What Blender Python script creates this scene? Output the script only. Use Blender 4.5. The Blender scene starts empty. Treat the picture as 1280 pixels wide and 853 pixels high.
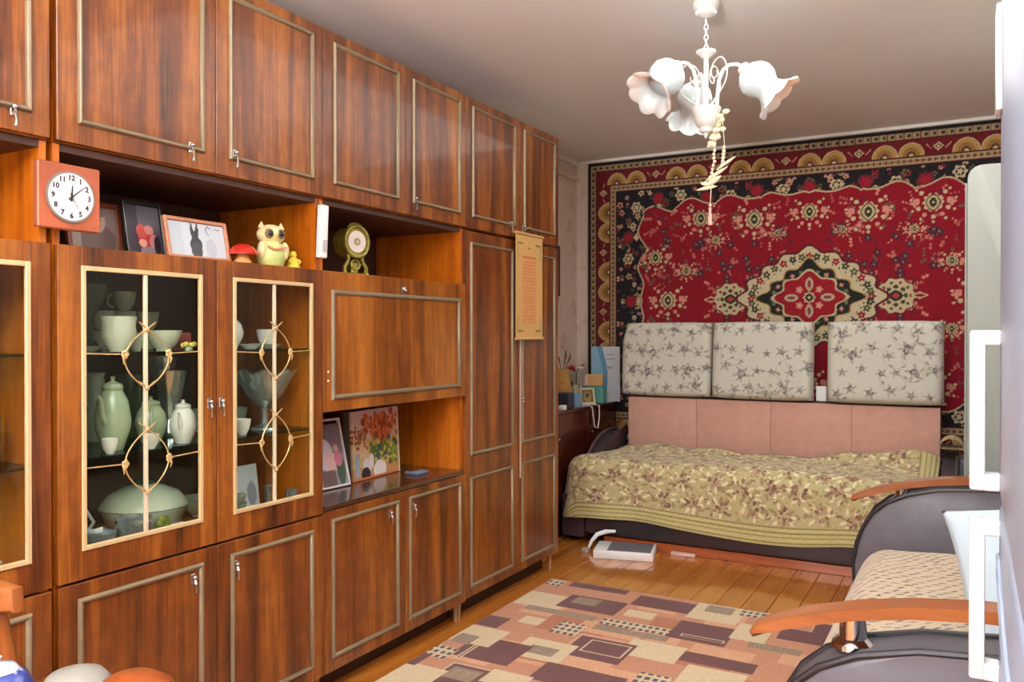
import bpy, bmesh, math, random
import numpy as np
from mathutils import Vector, Matrix
random.seed(7); RNG = np.random.default_rng(7)
R = math.radians; PI = math.pi
scn = bpy.context.scene; COL = scn.collection

# ---------------------------------------------------------------- camera
cam = bpy.data.cameras.new('camera'); co = bpy.data.objects.new('camera', cam); COL.objects.link(co)
co.location = (1.9, 0, 1.24); co.rotation_euler = (R(90 - .42), 0, R(29.2))
cam.sensor_width = 36; cam.lens = 1029 / 1280 * 36; cam.clip_start = .05
scn.camera = co
# ---------------------------------------------------------------- world, lights, exposure
w = bpy.data.worlds.new('world'); scn.world = w; w.use_nodes = True
w.node_tree.nodes['Background'].inputs[0].default_value = (.80, .88, 1, 1)
w.node_tree.nodes['Background'].inputs[1].default_value = 1.2
def area(name, loc, rot, sx, sy, power, col=(1, 1, 1)):
    l = bpy.data.lights.new(name, 'AREA'); l.shape = 'RECTANGLE'; l.size = sx; l.size_y = sy; l.energy = power; l.color = col
    if name == 'upward_fill': l.spread = R(115)
    o = bpy.data.objects.new(name, l); COL.objects.link(o); o.location = loc; o.rotation_euler = rot
    return o
area('window_daylight', (.95, -1.93, 1.55), (R(90), 0, 0), 1.9, 1.35, 32, (.93, .97, 1))
area('ceiling_bounce', (1.55, .3, 2.44), (R(18), 0, 0), 1.6, 1.8, 7, (1, .98, .95))
area('upward_fill', (1.35, -1.0, 1.6), (R(148), 0, 0), .6, .6, 235, (1, .99, .97))  # added fill lamp behind the camera, aimed up to brighten ceiling and room
area('room_bounce', (1.5, 3.4, 2.46), (0, 0, 0), 1.6, 2.6, 31, (1, .97, .93))
scn.view_settings.view_transform = 'Standard'; scn.view_settings.look = 'None'
scn.view_settings.exposure = .15; scn.view_settings.gamma = 1; scn.view_settings.use_curve_mapping = False

# ---------------------------------------------------------------- helpers
def lin(c):
    c = np.asarray(c, float) / 255.
    return np.where(c <= .04045, c / 12.92, ((c + .055) / 1.055) ** 2.4)
def L4(c): return tuple(float(v) for v in lin(c)) + (1,)
def newmat(name):
    m = bpy.data.materials.new(name); m.use_nodes = True
    return m, m.node_tree.nodes, m.node_tree.links, m.node_tree.nodes['Principled BSDF']
def setp(b, **k):
    for a, v in k.items():
        n = {'rough': 'Roughness', 'metal': 'Metallic', 'coat': 'Coat Weight', 'coatr': 'Coat Roughness', 'spec': 'Specular IOR Level',
             'trans': 'Transmission Weight', 'ior': 'IOR', 'sheen': 'Sheen Weight', 'sss': 'Subsurface Weight'}[a]
        b.inputs[n].default_value = v
def mat(name, col, rough=.5, metal=0, var=.06, nscale=12, bump=0, bscale=80, **k):
    """plain coloured surface with a little noise variation"""
    m, N, L, b = newmat(name); setp(b, rough=rough, metal=metal, **k)
    tc = N.new('ShaderNodeTexCoord'); nz = N.new('ShaderNodeTexNoise'); nz.inputs['Scale'].default_value = nscale
    nz.inputs['Detail'].default_value = 3; L.new(tc.outputs['Object'], nz.inputs['Vector'])
    cr = N.new('ShaderNodeValToRGB'); c = lin(col)
    cr.color_ramp.elements[0].position = .3; cr.color_ramp.elements[1].position = .7
    cr.color_ramp.elements[0].color = tuple(c * (1 - var)) + (1,); cr.color_ramp.elements[1].color = tuple(np.minimum(c * (1 + var), 1)) + (1,)
    L.new(nz.outputs['Fac'], cr.inputs['Fac']); L.new(cr.outputs['Color'], b.inputs['Base Color'])
    if bump:
        n2 = N.new('ShaderNodeTexNoise'); n2.inputs['Scale'].default_value = bscale; L.new(tc.outputs['Object'], n2.inputs['Vector'])
        bp = N.new('ShaderNodeBump'); bp.inputs['Strength'].default_value = bump; bp.inputs['Distance'].default_value = .004
        L.new(n2.outputs['Fac'], bp.inputs['Height']); L.new(bp.outputs['Normal'], b.inputs['Normal'])
    return m
def wood(name, dark, mid, light, axis='Z', rough=.28, coat=.55, rnd=True, fine=1.):
    m, N, L, b = newmat(name); setp(b, rough=rough, coat=coat, coatr=.06)
    tc = N.new('ShaderNodeTexCoord'); oi = N.new('ShaderNodeObjectInfo')
    ml = N.new('ShaderNodeMath'); ml.operation = 'MULTIPLY'; ml.inputs[1].default_value = 37.0; L.new(oi.outputs['Random'], ml.inputs[0])
    cb = N.new('ShaderNodeCombineXYZ')
    for i in range(3): L.new(ml.outputs[0], cb.inputs[i])
    ad = N.new('ShaderNodeVectorMath'); ad.operation = 'ADD'; L.new(tc.outputs['Object'], ad.inputs[0])
    if rnd: L.new(cb.outputs[0], ad.inputs[1])
    def stretched(a, l, det, dist=0):
        mp = N.new('ShaderNodeMapping'); s = [a, a, a]; s['XYZ'.index(axis)] = l; mp.inputs['Scale'].default_value = s
        L.new(ad.outputs[0], mp.inputs['Vector'])
        n = N.new('ShaderNodeTexNoise'); n.inputs['Scale'].default_value = 1; n.inputs['Detail'].default_value = det
        n.inputs['Distortion'].default_value = dist; L.new(mp.outputs[0], n.inputs['Vector']); return n
    n1 = stretched(13, .9, 3, .6); n2 = stretched(150 * fine, 5, 4); n3 = stretched(30, 22, 3)
    mx = N.new('ShaderNodeMath'); mx.operation = 'MULTIPLY_ADD'; mx.inputs[1].default_value = .62
    L.new(n1.outputs['Fac'], mx.inputs[0])
    m2 = N.new('ShaderNodeMath'); m2.operation = 'MULTIPLY_ADD'; m2.inputs[1].default_value = .26; L.new(n2.outputs['Fac'], m2.inputs[0])
    m3 = N.new('ShaderNodeMath'); m3.operation = 'MULTIPLY'; m3.inputs[1].default_value = .14; L.new(n3.outputs['Fac'], m3.inputs[0])
    L.new(m3.outputs[0], m2.inputs[2]); L.new(m2.outputs[0], mx.inputs[2])
    cr = N.new('ShaderNodeValToRGB'); e = cr.color_ramp.elements
    e[0].position = .34; e[0].color = L4(dark); e[1].position = .66; e[1].color = L4(light)
    q = e.new(.5); q.color = L4(mid)
    L.new(mx.outputs[0], cr.inputs['Fac']); L.new(cr.outputs['Color'], b.inputs['Base Color'])
    return m
def glassmat(name, tint=(242, 248, 244), refl=.35):
    m, N, L, b = newmat(name); N.remove(b); out = N['Material Output']
    t = N.new('ShaderNodeBsdfTransparent'); t.inputs[0].default_value = L4(tint)
    g = N.new('ShaderNodeBsdfGlossy'); g.inputs['Roughness'].default_value = .02
    lw = N.new('ShaderNodeLayerWeight'); pw = N.new('ShaderNodeMath'); pw.operation = 'POWER'; pw.inputs[1].default_value = 5; L.new(lw.outputs['Facing'], pw.inputs[0])
    f = N.new('ShaderNodeMath'); f.operation = 'MULTIPLY_ADD'; f.inputs[1].default_value = .8; f.inputs[2].default_value = .06 * refl; L.new(pw.outputs[0], f.inputs[0])
    lw.inputs[0].default_value = .5; mx = N.new('ShaderNodeMixShader'); L.new(f.outputs[0], mx.inputs[0]); L.new(t.outputs[0], mx.inputs[1]); L.new(g.outputs[0], mx.inputs[2])
    L.new(mx.outputs[0], out.inputs[0]); return m
def crystalmat(name, tint, k=.45):
    m, N, L, b = newmat(name); N.remove(b); out = N['Material Output']
    t = N.new('ShaderNodeBsdfTransparent'); t.inputs[0].default_value = L4(tint)
    g = N.new('ShaderNodeBsdfGlossy'); g.inputs['Roughness'].default_value = .08; g.inputs[0].default_value = (.85, .9, .92, 1)
    d = N.new('ShaderNodeBsdfDiffuse'); d.inputs[0].default_value = (.5, .56, .56, 1)
    a = N.new('ShaderNodeMixShader'); a.inputs[0].default_value = .4; L.new(g.outputs[0], a.inputs[1]); L.new(d.outputs[0], a.inputs[2])
    mx = N.new('ShaderNodeMixShader'); mx.inputs[0].default_value = k; L.new(t.outputs[0], mx.inputs[1]); L.new(a.outputs[0], mx.inputs[2])
    L.new(mx.outputs[0], out.inputs[0]); return m
def paintmat(name, rough=.8, bump=0, bscale=300, **k):
    """printed or woven colours stored per vertex"""
    m, N, L, b = newmat(name); setp(b, rough=rough, **k)
    a = N.new('ShaderNodeVertexColor'); a.layer_name = 'paint'; L.new(a.outputs['Color'], b.inputs['Base Color'])
    if bump:
        tc = N.new('ShaderNodeTexCoord'); n2 = N.new('ShaderNodeTexNoise'); n2.inputs['Scale'].default_value = bscale; L.new(tc.outputs['Object'], n2.inputs['Vector'])
        bp = N.new('ShaderNodeBump'); bp.inputs['Strength'].default_value = bump; bp.inputs['Distance'].default_value = .004
        L.new(n2.outputs['Fac'], bp.inputs['Height']); L.new(bp.outputs['Normal'], b.inputs['Normal'])
    return m

def rootloc(p):
    while p is not None and p.parent is not None: p = p.parent
    return p
class MB:
    def __init__(s): s.b = bmesh.new()
    def box(s, x0, x1, y0, y1, z0, z1, bev=0, seg=1):
        vs = [s.b.verts.new((x, y, z)) for x in (x0, x1) for y in (y0, y1) for z in (z0, z1)]
        F = [s.b.faces.new([vs[i] for i in q]) for q in ((0, 1, 3, 2), (4, 6, 7, 5), (0, 4, 5, 1), (2, 3, 7, 6), (0, 2, 6, 4), (1, 5, 7, 3))]
        if bev:
            ed = list({e for f in F for e in f.edges})
            bmesh.ops.bevel(s.b, geom=ed, offset=bev, segments=seg, affect='EDGES', profile=.5)
        return s
    def lathe(s, prof, cx=0, cy=0, cz=0, seg=24, mod=None, a0=0):
        rings = []
        for k, (r, z) in enumerate(prof):
            ring = []
            for i in range(seg):
                a = 2 * PI * i / seg + a0; rr, zz = (mod(r, z, a, k) if mod else (r, z))
                ring.append(s.b.verts.new((cx + rr * math.cos(a), cy + rr * math.sin(a), cz + zz)))
            rings.append(ring)
        for p, q in zip(rings, rings[1:]):
            for i in range(seg): s.b.faces.new((p[i], p[(i + 1) % seg], q[(i + 1) % seg], q[i]))
        if prof[0][0] > 1e-6: s.b.faces.new(rings[0][::-1])
        if prof[-1][0] > 1e-6: s.b.faces.new(rings[-1])
        return s
    def shell(s, prof, t=.003, **k):
        """open vessel: outer profile up, then back down inside"""
        inn = [(max(r - t, .0005), z + (t if i == 0 else 0)) for i, (r, z) in enumerate(prof)][::-1]
        return s.lathe([(.0004, prof[0][1])] + list(prof) + inn + [(.0004, prof[0][1] + t)], **k)
    def ball(s, x, y, z, rx, ry=None, rz=None, seg=16, n=9):
        ry = ry or rx; rz = rz or rx; st = len(s.b.verts); s.b.verts.ensure_lookup_table()
        pr = [(max(math.sin(PI * i / n), .001), -math.cos(PI * i / n)) for i in range(n + 1)]
        m = MB(); m.lathe(pr, seg=seg)
        for v in m.b.verts: v.co = Vector((x + v.co.x * rx, y + v.co.y * ry, z + v.co.z * rz))
        s.merge(m); return s
    def merge(s, o, M=None):
        mp = {}
        for v in o.b.verts: mp[v] = s.b.verts.new(M @ v.co if M else v.co)
        for f in o.b.faces: s.b.faces.new([mp[v] for v in f.verts])
        o.b.free(); return s
    def tube(s, pts, r, seg=8, closed=False):
        pts = [Vector(p) for p in pts]; n = len(pts); rs = r if isinstance(r, (list, tuple)) else [r] * n
        rings = []; up = None
        for i, p in enumerate(pts):
            a = pts[(i - 1) % n] if (closed or i) else pts[0]; c = pts[(i + 1) % n] if (closed or i < n - 1) else pts[-1]
            t = (c - a).normalized()
            if up is None: up = Vector((0, 0, 1)) if abs(t.z) < .9 else Vector((1, 0, 0))
            u = (up - t * up.dot(t)).normalized(); v = t.cross(u); up = u
            rings.append([s.b.verts.new(p + (u * math.cos(2 * PI * k / seg) + v * math.sin(2 * PI * k / seg)) * rs[i]) for k in range(seg)])
        pr = list(zip(rings, rings[1:])) + ([(rings[-1], rings[0])] if closed else [])
        for p, q in pr:
            for k in range(seg): s.b.faces.new((p[k], p[(k + 1) % seg], q[(k + 1) % seg], q[k]))
        if not closed: s.b.faces.new(rings[0][::-1]); s.b.faces.new(rings[-1])
        return s
    def prism(s, poly, y0, y1, plane='XZ', bev=0, seg=2):
        """extrude an outline: plane XZ extrudes along Y, YZ along X, XY along Z"""
        def P(a, b_, c): return {'XZ': (a, c, b_), 'YZ': (c, a, b_), 'XY': (a, b_, c)}[plane]
        A = [s.b.verts.new(P(a, b_, y0)) for a, b_ in poly]; B = [s.b.verts.new(P(a, b_, y1)) for a, b_ in poly]
        n = len(poly); f1 = s.b.faces.new(A); f2 = s.b.faces.new(B[::-1])
        for i in range(n): s.b.faces.new((A[i], B[i], B[(i + 1) % n], A[(i + 1) % n]))
        if bev: bmesh.ops.bevel(s.b, geom=list(f1.edges) + list(f2.edges), offset=bev, segments=seg, affect='EDGES', profile=.5)
        return s
    def ring(s, x0, x1, y0, y1, z0, z1, t, bev=0):
        """rectangular frame in the YZ plane"""
        s.box(x0, x1, y0, y0 + t, z0, z1, bev); s.box(x0, x1, y1 - t, y1, z0, z1, bev)
        s.box(x0, x1, y0 + t, y1 - t, z0, z0 + t, bev); s.box(x0, x1, y0 + t, y1 - t, z1 - t, z1, bev); return s
    def xf(s, M): bmesh.ops.transform(s.b, matrix=M, verts=s.b.verts[:]); return s
    def build(s, name, m, parent=None, loc=None, label=None, world=True, ang=35, rotz=0):
        me = bpy.data.meshes.new(name); bmesh.ops.recalc_face_normals(s.b, faces=s.b.faces[:])
        r = rootloc(parent) if parent else None
        if world and r is not None: bmesh.ops.translate(s.b, vec=-Vector(r.location), verts=s.b.verts[:])
        if parent is None and loc is not None and world: bmesh.ops.translate(s.b, vec=-Vector(loc), verts=s.b.verts[:])
        s.b.to_mesh(me); s.b.free(); me.materials.append(m)
        me.polygons.foreach_set('use_smooth', [True] * len(me.polygons)); me.set_sharp_from_angle(angle=R(ang))
        o = bpy.data.objects.new(name, me); COL.objects.link(o)
        if parent: o.parent = parent
        elif loc is not None: o.location = loc; o.rotation_euler = (0, 0, rotz)
        if label: o['label'] = label
        return o
def thing(name, label, cat, loc, rotz=0, group=None, tilt=None):
    o = bpy.data.objects.new(name, None); COL.objects.link(o); o.empty_display_size = .05
    o.location = loc; o.rotation_euler = tilt if tilt else (0, 0, rotz); return tag(o, label, cat, group)
def tag(o, label, cat, group=None):
    o['label'] = label; o['category'] = cat
    if group: o['group'] = group
    return o
def struct(o): o['kind'] = 'structure'; return o
def dup(root, loc, label, rotz=None, group=None):
    r = root.copy(); COL.objects.link(r); r.location = loc; r['label'] = label
    if rotz is not None: r.rotation_euler = (0, 0, rotz)
    if group: r['group'] = group
    for ch in list(root.children):
        c = ch.copy(); COL.objects.link(c); c.parent = r
        for g in list(ch.children):
            d = g.copy(); COL.objects.link(d); d.parent = c
    return r

class Canvas:
    """colours on a grid of points: x to the right, y up, in metres"""
    def __init__(s, w, h, nx, ny, bg):
        s.w, s.h, s.nx, s.ny = w, h, nx, ny
        s.X, s.Y = np.meshgrid(np.linspace(0, w, nx), np.linspace(0, h, ny))
        s.C = np.empty((ny, nx, 3)); s.C[:] = bg
    def fill(s, m, c): s.C[m] = c
    def rect(s, x0, x1, y0, y1, c): s.fill((s.X >= x0) & (s.X <= x1) & (s.Y >= y0) & (s.Y <= y1), c)
    def ell(s, x, y, rx, ry=None, c=(0, 0, 0), rot=0, r0=0):
        ry = ry or rx; dx, dy = s.X - x, s.Y - y; a, b = math.cos(rot), math.sin(rot)
        q = ((dx * a + dy * b) / rx) ** 2 + ((-dx * b + dy * a) / ry) ** 2
        s.fill((q <= 1) & (q >= r0 * r0), c)
    def star(s, x, y, r, n, amp, c, rot=0, sx=1, sy=1):
        dx, dy = (s.X - x) / sx, (s.Y - y) / sy; a = np.arctan2(dy, dx)
        s.fill(np.hypot(dx, dy) <= r * (1 + amp * np.cos(n * (a - rot))), c)
    def dia(s, x, y, rx, ry, c, p=1.): s.fill((np.abs(s.X - x) / rx) ** p + (np.abs(s.Y - y) / ry) ** p <= 1, c)
    def line(s, x0, y0, x1, y1, t, c):
        dx, dy = x1 - x0, y1 - y0; L = max(dx * dx + dy * dy, 1e-9); k = np.clip(((s.X - x0) * dx + (s.Y - y0) * dy) / L, 0, 1)
        s.fill(np.hypot(s.X - x0 - k * dx, s.Y - y0 - k * dy) <= t / 2, c)
    def path(s, pts, t, c):
        for p, q in zip(pts, pts[1:]): s.line(*p, *q, t, c)
    def flower(s, x, y, r, c1, c2, c3=None, n=6, rot=0):
        s.star(x, y, r, n, .25, c1, rot); s.star(x, y, r * .6, n, .2, c2, rot + .5)
        s.ell(x, y, r * .25, None, c3 or c1)
    def noise(s, a):
        s.C += RNG.normal(0, a, (s.ny, s.nx, 1))
    def cols(s): return lin(np.clip(s.C, 0, 255))
def gridmesh(name, P, C, m, parent=None, loc=(0, 0, 0), world=True, extra=None, label=None, ang=60):
    """P (ny,nx,3) points and C (ny,nx,3) linear colours -> one mesh; extra = list of (P,C) sheets joined by welding"""
    sheets = [(P, C)] + (extra or []); V = []; Fs = []; K = []; off = 0
    for p, c in sheets:
        ny, nx = p.shape[:2]; V.append(p.reshape(-1, 3)); K.append(c.reshape(-1, 3))
        i = (np.arange(ny - 1)[:, None] * nx + np.arange(nx - 1)[None]).ravel() + off
        Fs.append(np.stack([i, i + 1, i + nx + 1, i + nx], 1)); off += ny * nx
    V = np.concatenate(V); Fs = np.concatenate(Fs); K = np.concatenate(K)
    r = rootloc(parent) if parent else None
    if world: V = V - np.array(r.location if r is not None else loc)
    me = bpy.data.meshes.new(name); me.vertices.add(len(V)); me.vertices.foreach_set('co', V.astype('f').ravel())
    me.loops.add(Fs.size); me.loops.foreach_set('vertex_index', Fs.astype('i').ravel())
    me.polygons.add(len(Fs)); me.polygons.foreach_set('loop_start', (np.arange(len(Fs)) * 4).astype('i'))
    me.update(calc_edges=True); me.validate()
    a = me.color_attributes.new('paint', 'FLOAT_COLOR', 'POINT')
    a.data.foreach_set('color', np.concatenate([K, np.ones((len(K), 1))], 1).astype('f').ravel())
    me.polygons.foreach_set('use_smooth', [True] * len(me.polygons))
    if extra:
        b = bmesh.new(); b.from_mesh(me); bmesh.ops.remove_doubles(b, verts=b.verts[:], dist=2e-5)
        bmesh.ops.recalc_face_normals(b, faces=b.faces[:]); b.to_mesh(me); b.free()
    me.materials.append(m); o = bpy.data.objects.new(name, me); COL.objects.link(o)
    if parent: o.parent = parent
    else: o.location = loc
    if label: o['label'] = label
    return o
def slab(cv, org, ax, ay, th, name, m, parent=None, loc=(0, 0, 0), world=True, label=None):
    """a painted canvas as the front of a thin board: org = corner, ax/ay = unit directions, thickness goes along -(ax x ay)"""
    org, ax, ay = [np.array(v, float) for v in (org, ax, ay)]; nrm = np.cross(ax, ay)
    P = org + cv.X[..., None] * ax + cv.Y[..., None] * ay; C = cv.cols(); B = P - nrm * th; ex = []
    for sl in ((0, slice(None)), (-1, slice(None)), (slice(None), 0), (slice(None), -1)):
        ex.append((np.stack([P[sl], B[sl]]), np.stack([C[sl], C[sl]])))
    bx = np.array([[B[0, 0], B[0, -1]], [B[-1, 0], B[-1, -1]]]); ex.append((bx, np.array([[C[0, 0], C[0, -1]], [C[-1, 0], C[-1, -1]]])))
    o = gridmesh(name, P, C, m, parent, loc, world, extra=ex if th else None, label=label)
    if th: o.data.set_sharp_from_angle(angle=R(40))
    return o

# ---------------------------------------------------------------- materials
WD = wood('veneer_door', (54, 23, 7), (110, 55, 15), (160, 94, 30), rough=.34, coat=.22)
WF = wood('veneer_flap', (74, 34, 8), (132, 72, 18), (176, 108, 38), 'Z', rough=.3, coat=.3)
WC = wood('veneer_side', (132, 62, 8), (184, 96, 14), (208, 122, 28), 'Z', rough=.35, coat=.3)
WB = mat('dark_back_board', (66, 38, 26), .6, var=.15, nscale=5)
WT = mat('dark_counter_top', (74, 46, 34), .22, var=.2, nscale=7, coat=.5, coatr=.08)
WDK = wood('dark_red_wood', (50, 16, 10), (72, 26, 16), (92, 38, 22), 'Y', rough=.25, coat=.4)
ARMW = wood('arm_wood', (134, 72, 34), (154, 86, 42), (170, 100, 54), 'X', rough=.3, coat=.5)
CHW = wood('chair_wood', (112, 58, 22), (136, 74, 30), (156, 90, 40), 'Z', rough=.3, coat=.4)
TRIM = mat('bronze_moulding', (132, 116, 92), .42, .3, .1)
GOLD = mat('gilt_trim', (226, 200, 152), .3, .35, .05)
GOLD2 = mat('gilt_ornament', (204, 172, 116), .35, .4, .15, 60)
PALE = mat('pale_gilt_bar', (236, 222, 190), .3, .3, .05)
STEEL = mat('nickel', (190, 188, 184), .22, .95, .05)
CHROME = mat('chrome', (215, 218, 222), .08, 1, .02)
GLASS = glassmat('pane_glass', (247, 251, 248)); SHELFG = glassmat('shelf_glass', (205, 228, 214), .8)
CRY = crystalmat('crystal', (215, 228, 228), .62); CRYD = crystalmat('smoky_crystal', (150, 165, 172), .7)
WHITE = mat('white_porcelain', (232, 232, 226), .15, var=.02, coat=.5)
GREEN = mat('pale_green_porcelain', (202, 208, 188), .2, var=.06, coat=.5)
GREEN2 = mat('celadon_porcelain', (166, 180, 148), .2, var=.1, coat=.5)
CREAM = mat('cream_porcelain', (222, 216, 176), .2, var=.05, coat=.5)
DGREEN = mat('dark_green_glaze', (58, 78, 52), .15, var=.15, coat=.5)
SMOKE = mat('grey_green_porcelain', (176, 184, 166), .2, var=.12, coat=.4)
PAINT = paintmat('printed_paper', .45); FABR = paintmat('woven_fabric', .95, .35, 500, sheen=.2)
RUGM = paintmat('pile_rug', 1, .5, 400, sheen=.15)
LEATH = mat('grey_leather', (98, 94, 102), .34, var=.14, nscale=9, bump=.25, bscale=30)
LEATHD = mat('dark_leather', (62, 50, 54), .38, var=.12, nscale=6, bump=.2)
PIPE = mat('dark_piping', (44, 38, 42), .4)
WPLAS = mat('white_plastic', (240, 241, 242), .3, var=.01)
FRG = mat('fridge_enamel', (150, 164, 190), .35, var=.02, nscale=4)
ENAM = mat('white_lamp_metal', (208, 208, 204), .3, var=.02)
SHADE = mat('opal_glass', (204, 208, 210), .15, var=.01, sss=.25, coat=.4)

# ================================================================ ROOM
HC, YB, YF, XL, XR = 2.5, 5.5, -2.0, -.63, 2.6
FL = MB().box(XL - .1, XR + .1, YF - .1, YB + .1, -.12, -.02).build('floor', mat('floor_base', (60, 34, 14), .7)); struct(FL)
FB = wood('painted_floorboard', (164, 92, 30), (184, 110, 38), (200, 128, 52), 'Y', rough=.16, coat=.7)
n_b = 28; bw = (XR - XL) / n_b
for i in range(n_b):
    MB().box(XL + i * bw + .0012, XL + (i + 1) * bw - .0012, YF, YB, -.02, 0, .0015).build('floorboard', FB, FL)
struct(MB().box(XL - .1, XR + .1, YF - .1, YB + .1, HC, HC + .1).build('ceiling', mat('stretch_ceiling', (226, 225, 224), .5, var=.01, nscale=2)))
def wallpaper(name, base, blot):
    m, N, L, b = newmat(name); setp(b, rough=.8)
    tc = N.new('ShaderNodeTexCoord'); v = N.new('ShaderNodeTexVoronoi'); v.inputs['Scale'].default_value = 5.5
    nz = N.new('ShaderNodeTexNoise'); nz.inputs['Scale'].default_value = 16; nz.inputs['Detail'].default_value = 4
    L.new(tc.outputs['Object'], v.inputs['Vector']); L.new(tc.outputs['Object'], nz.inputs['Vector'])
    ad = N.new('ShaderNodeMath'); ad.operation = 'MULTIPLY_ADD'; ad.inputs[1].default_value = .6
    L.new(v.outputs['Distance'], ad.inputs[0]); L.new(nz.outputs['Fac'], ad.inputs[2])
    cr = N.new('ShaderNodeValToRGB'); e = cr.color_ramp.elements; e[0].position = .55; e[0].color = L4(blot); e[1].position = .68; e[1].color = L4(base)
    L.new(ad.outputs[0], cr.inputs[0]); L.new(cr.outputs[0], b.inputs['Base Color']); return m
WP1 = wallpaper('pink_beige_wallpaper', (214, 196, 182), (200, 172, 158)); WP2 = wallpaper('cream_wallpaper', (226, 216, 206), (216, 202, 190))
struct(MB().box(XL - .1, XL, YF, YB, 0, HC).build('wall_left', WP1))
struct(MB().box(XL - .1, XR + .1, YB, YB + .1, 0, HC).build('wall_back', WP2))
struct(MB().box(XR, XR + .1, YF, YB, 0, HC).build('wall_right', WP2))
wx0, wx1, wz0, wz1 = 0., 1.9, .85, 2.25
wf = MB(); wf.box(XL, wx0, YF - .1, YF, 0, HC); wf.box(wx1, XR, YF - .1, YF, 0, HC)
wf.box(wx0, wx1, YF - .1, YF, 0, wz0); wf.box(wx0, wx1, YF - .1, YF, wz1, HC); struct(wf.build('wall_front', WP2))
wi = MB()
for a, b_ in ((wx0, wx0 + .06), ((wx0 + wx1) / 2 - .04, (wx0 + wx1) / 2 + .04), (wx1 - .06, wx1)): wi.box(a, b_, YF - .08, YF - .02, wz0 + .06, wz1 - .06)
wi.box(wx0, wx1, YF - .08, YF - .02, wz0, wz0 + .06); wi.box(wx0, wx1, YF - .08, YF - .02, wz1 - .06, wz1)
W1 = struct(wi.build('window_1', WPLAS)); MB().box(wx0 + .06, wx1 - .06, YF - .055, YF - .045, wz0 + .06, wz1 - .06).build('window_pane', GLASS, W1)
MW = mat('white_moulding', (226, 222, 212), .5)
struct(MB().box(XL + .02, XR, YB - .018, YB, HC - .018, HC).build('trim_1', MW))
struct(MB().box(XL, XL + .02, 3.92, YB, HC - .03, HC).build('trim_2', MW))
struct(MB().box(XL, XL + .03, 3.92, YB - .02, HC - .14, HC - .12).build('trim_3', mat('cream_rail', (222, 208, 182), .5)))
struct(MB().box(XL + .02, XR, YB - .02, YB, 0, .07).build('baseboard_back', mat('brown_skirting', (140, 72, 36), .4)))

# ================================================================ WALL UNITS
def handle(parent, y, z, kind='drop'):
    m = MB().box(.0005, .004, y - .007, y + .007, z - .018, z + .012, .0015)
    m.ball(.010, y, z + .002, .006, .007, .007, 10, 6)
    if kind == 'drop':
        m.tube([(.010, y, z - .004), (.016, y - .003, z - .014), (.014, y + .001, z - .028), (.010, y + .002, z - .040)], [.0028, .0042, .003, .005], 8)
    else: m.tube([(.010, y - .012, z), (.018, y, z - .006), (.012, y + .014, z - .002)], .0035, 8)
    return m.build('handle', STEEL, parent)
def moulding(parent, y0, y1, z0, z1, t=.015):
    # mitred bars with a rounded profile
    def bar(a, b_, inw):
        a, b_ = Vector(a), Vector(b_); d = (b_ - a).normalized(); n = Vector(inw); m = MB(); rows = []
        pr = [(0, .000), (.1, .006), (.35, .009), (.65, .008), (.9, .004), (1, .000)]
        for k, h_ in pr:
            rows.append([m.b.verts.new(p + sg * d * (k * t) + n * (k * t) + Vector((h_ + .0004, 0, 0))) for p, sg in ((a, 1), (b_, -1))])
        for p, q in zip(rows, rows[1:]): m.b.faces.new((p[0], p[1], q[1], q[0]))
        m.b.faces.new([r_[0] for r_ in rows][::-1]); m.b.faces.new([r_[1] for r_ in rows]); m.b.faces.new((rows[-1][0], rows[-1][1], rows[0][1], rows[0][0]))
        return m
    M = MB()
    for a, b_, n in (((0, y0, z0), (0, y1, z0), (0, 0, 1)), ((0, y1, z0), (0, y1, z1), (0, -1, 0)), ((0, y1, z1), (0, y0, z1), (0, 0, -1)), ((0, y0, z1), (0, y0, z0), (0, 1, 0))):
        M.merge(bar(a, b_, n))
    return M.build('moulding', TRIM, parent, ang=50)
def door(parent, y0, y1, z0, z1, ins=(.048, .05, .045, .038), hd=None, panels=None, name='door', label=None, m=None):
    g = .0016; d = MB().box(-.018, 0, y0 + g, y1 - g, z0 + g, z1 - g, .0012).build(name, m or WD, parent, label=label)
    for a, b_ in (panels or [(z0 + ins[2], z1 - ins[3])]): moulding(d, y0 + ins[0], y1 - ins[1], a, b_)
    if hd: handle(d, *hd)
    return d
def boards(T, y0, y1, z0, z1, shelves, depth=.47, side=None, back=True):
    f = -.0185; t = .018
    MB().box(-depth, f, y0 + .001, y0 + t, z0, z1).build('side_panel', side or WC, T)
    MB().box(-depth, f, y1 - t, y1 - .001, z0, z1).build('side_panel', side or WC, T)
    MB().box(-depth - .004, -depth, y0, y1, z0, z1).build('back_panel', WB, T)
    for z, m in shelves: MB().box(-depth, f, y0 + t, y1 - t, z - .018, z).build('shelf', m, T)
def feet(T, y0, y1, depth=.47):
    MB().box(-depth + .02, -.09, y0 + .01, y1 - .01, .0, .0895).build('plinth', mat('plinth_brown', (58, 28, 16), .6), T)
    for y in (y0 + .013, y1 - .013): MB().lathe([(.007, 0), (.010, .06), (.011, .0895)], -.045, y, 0, 10).build('foot', mat('foot_tan', (170, 130, 96), .5), T)

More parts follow.
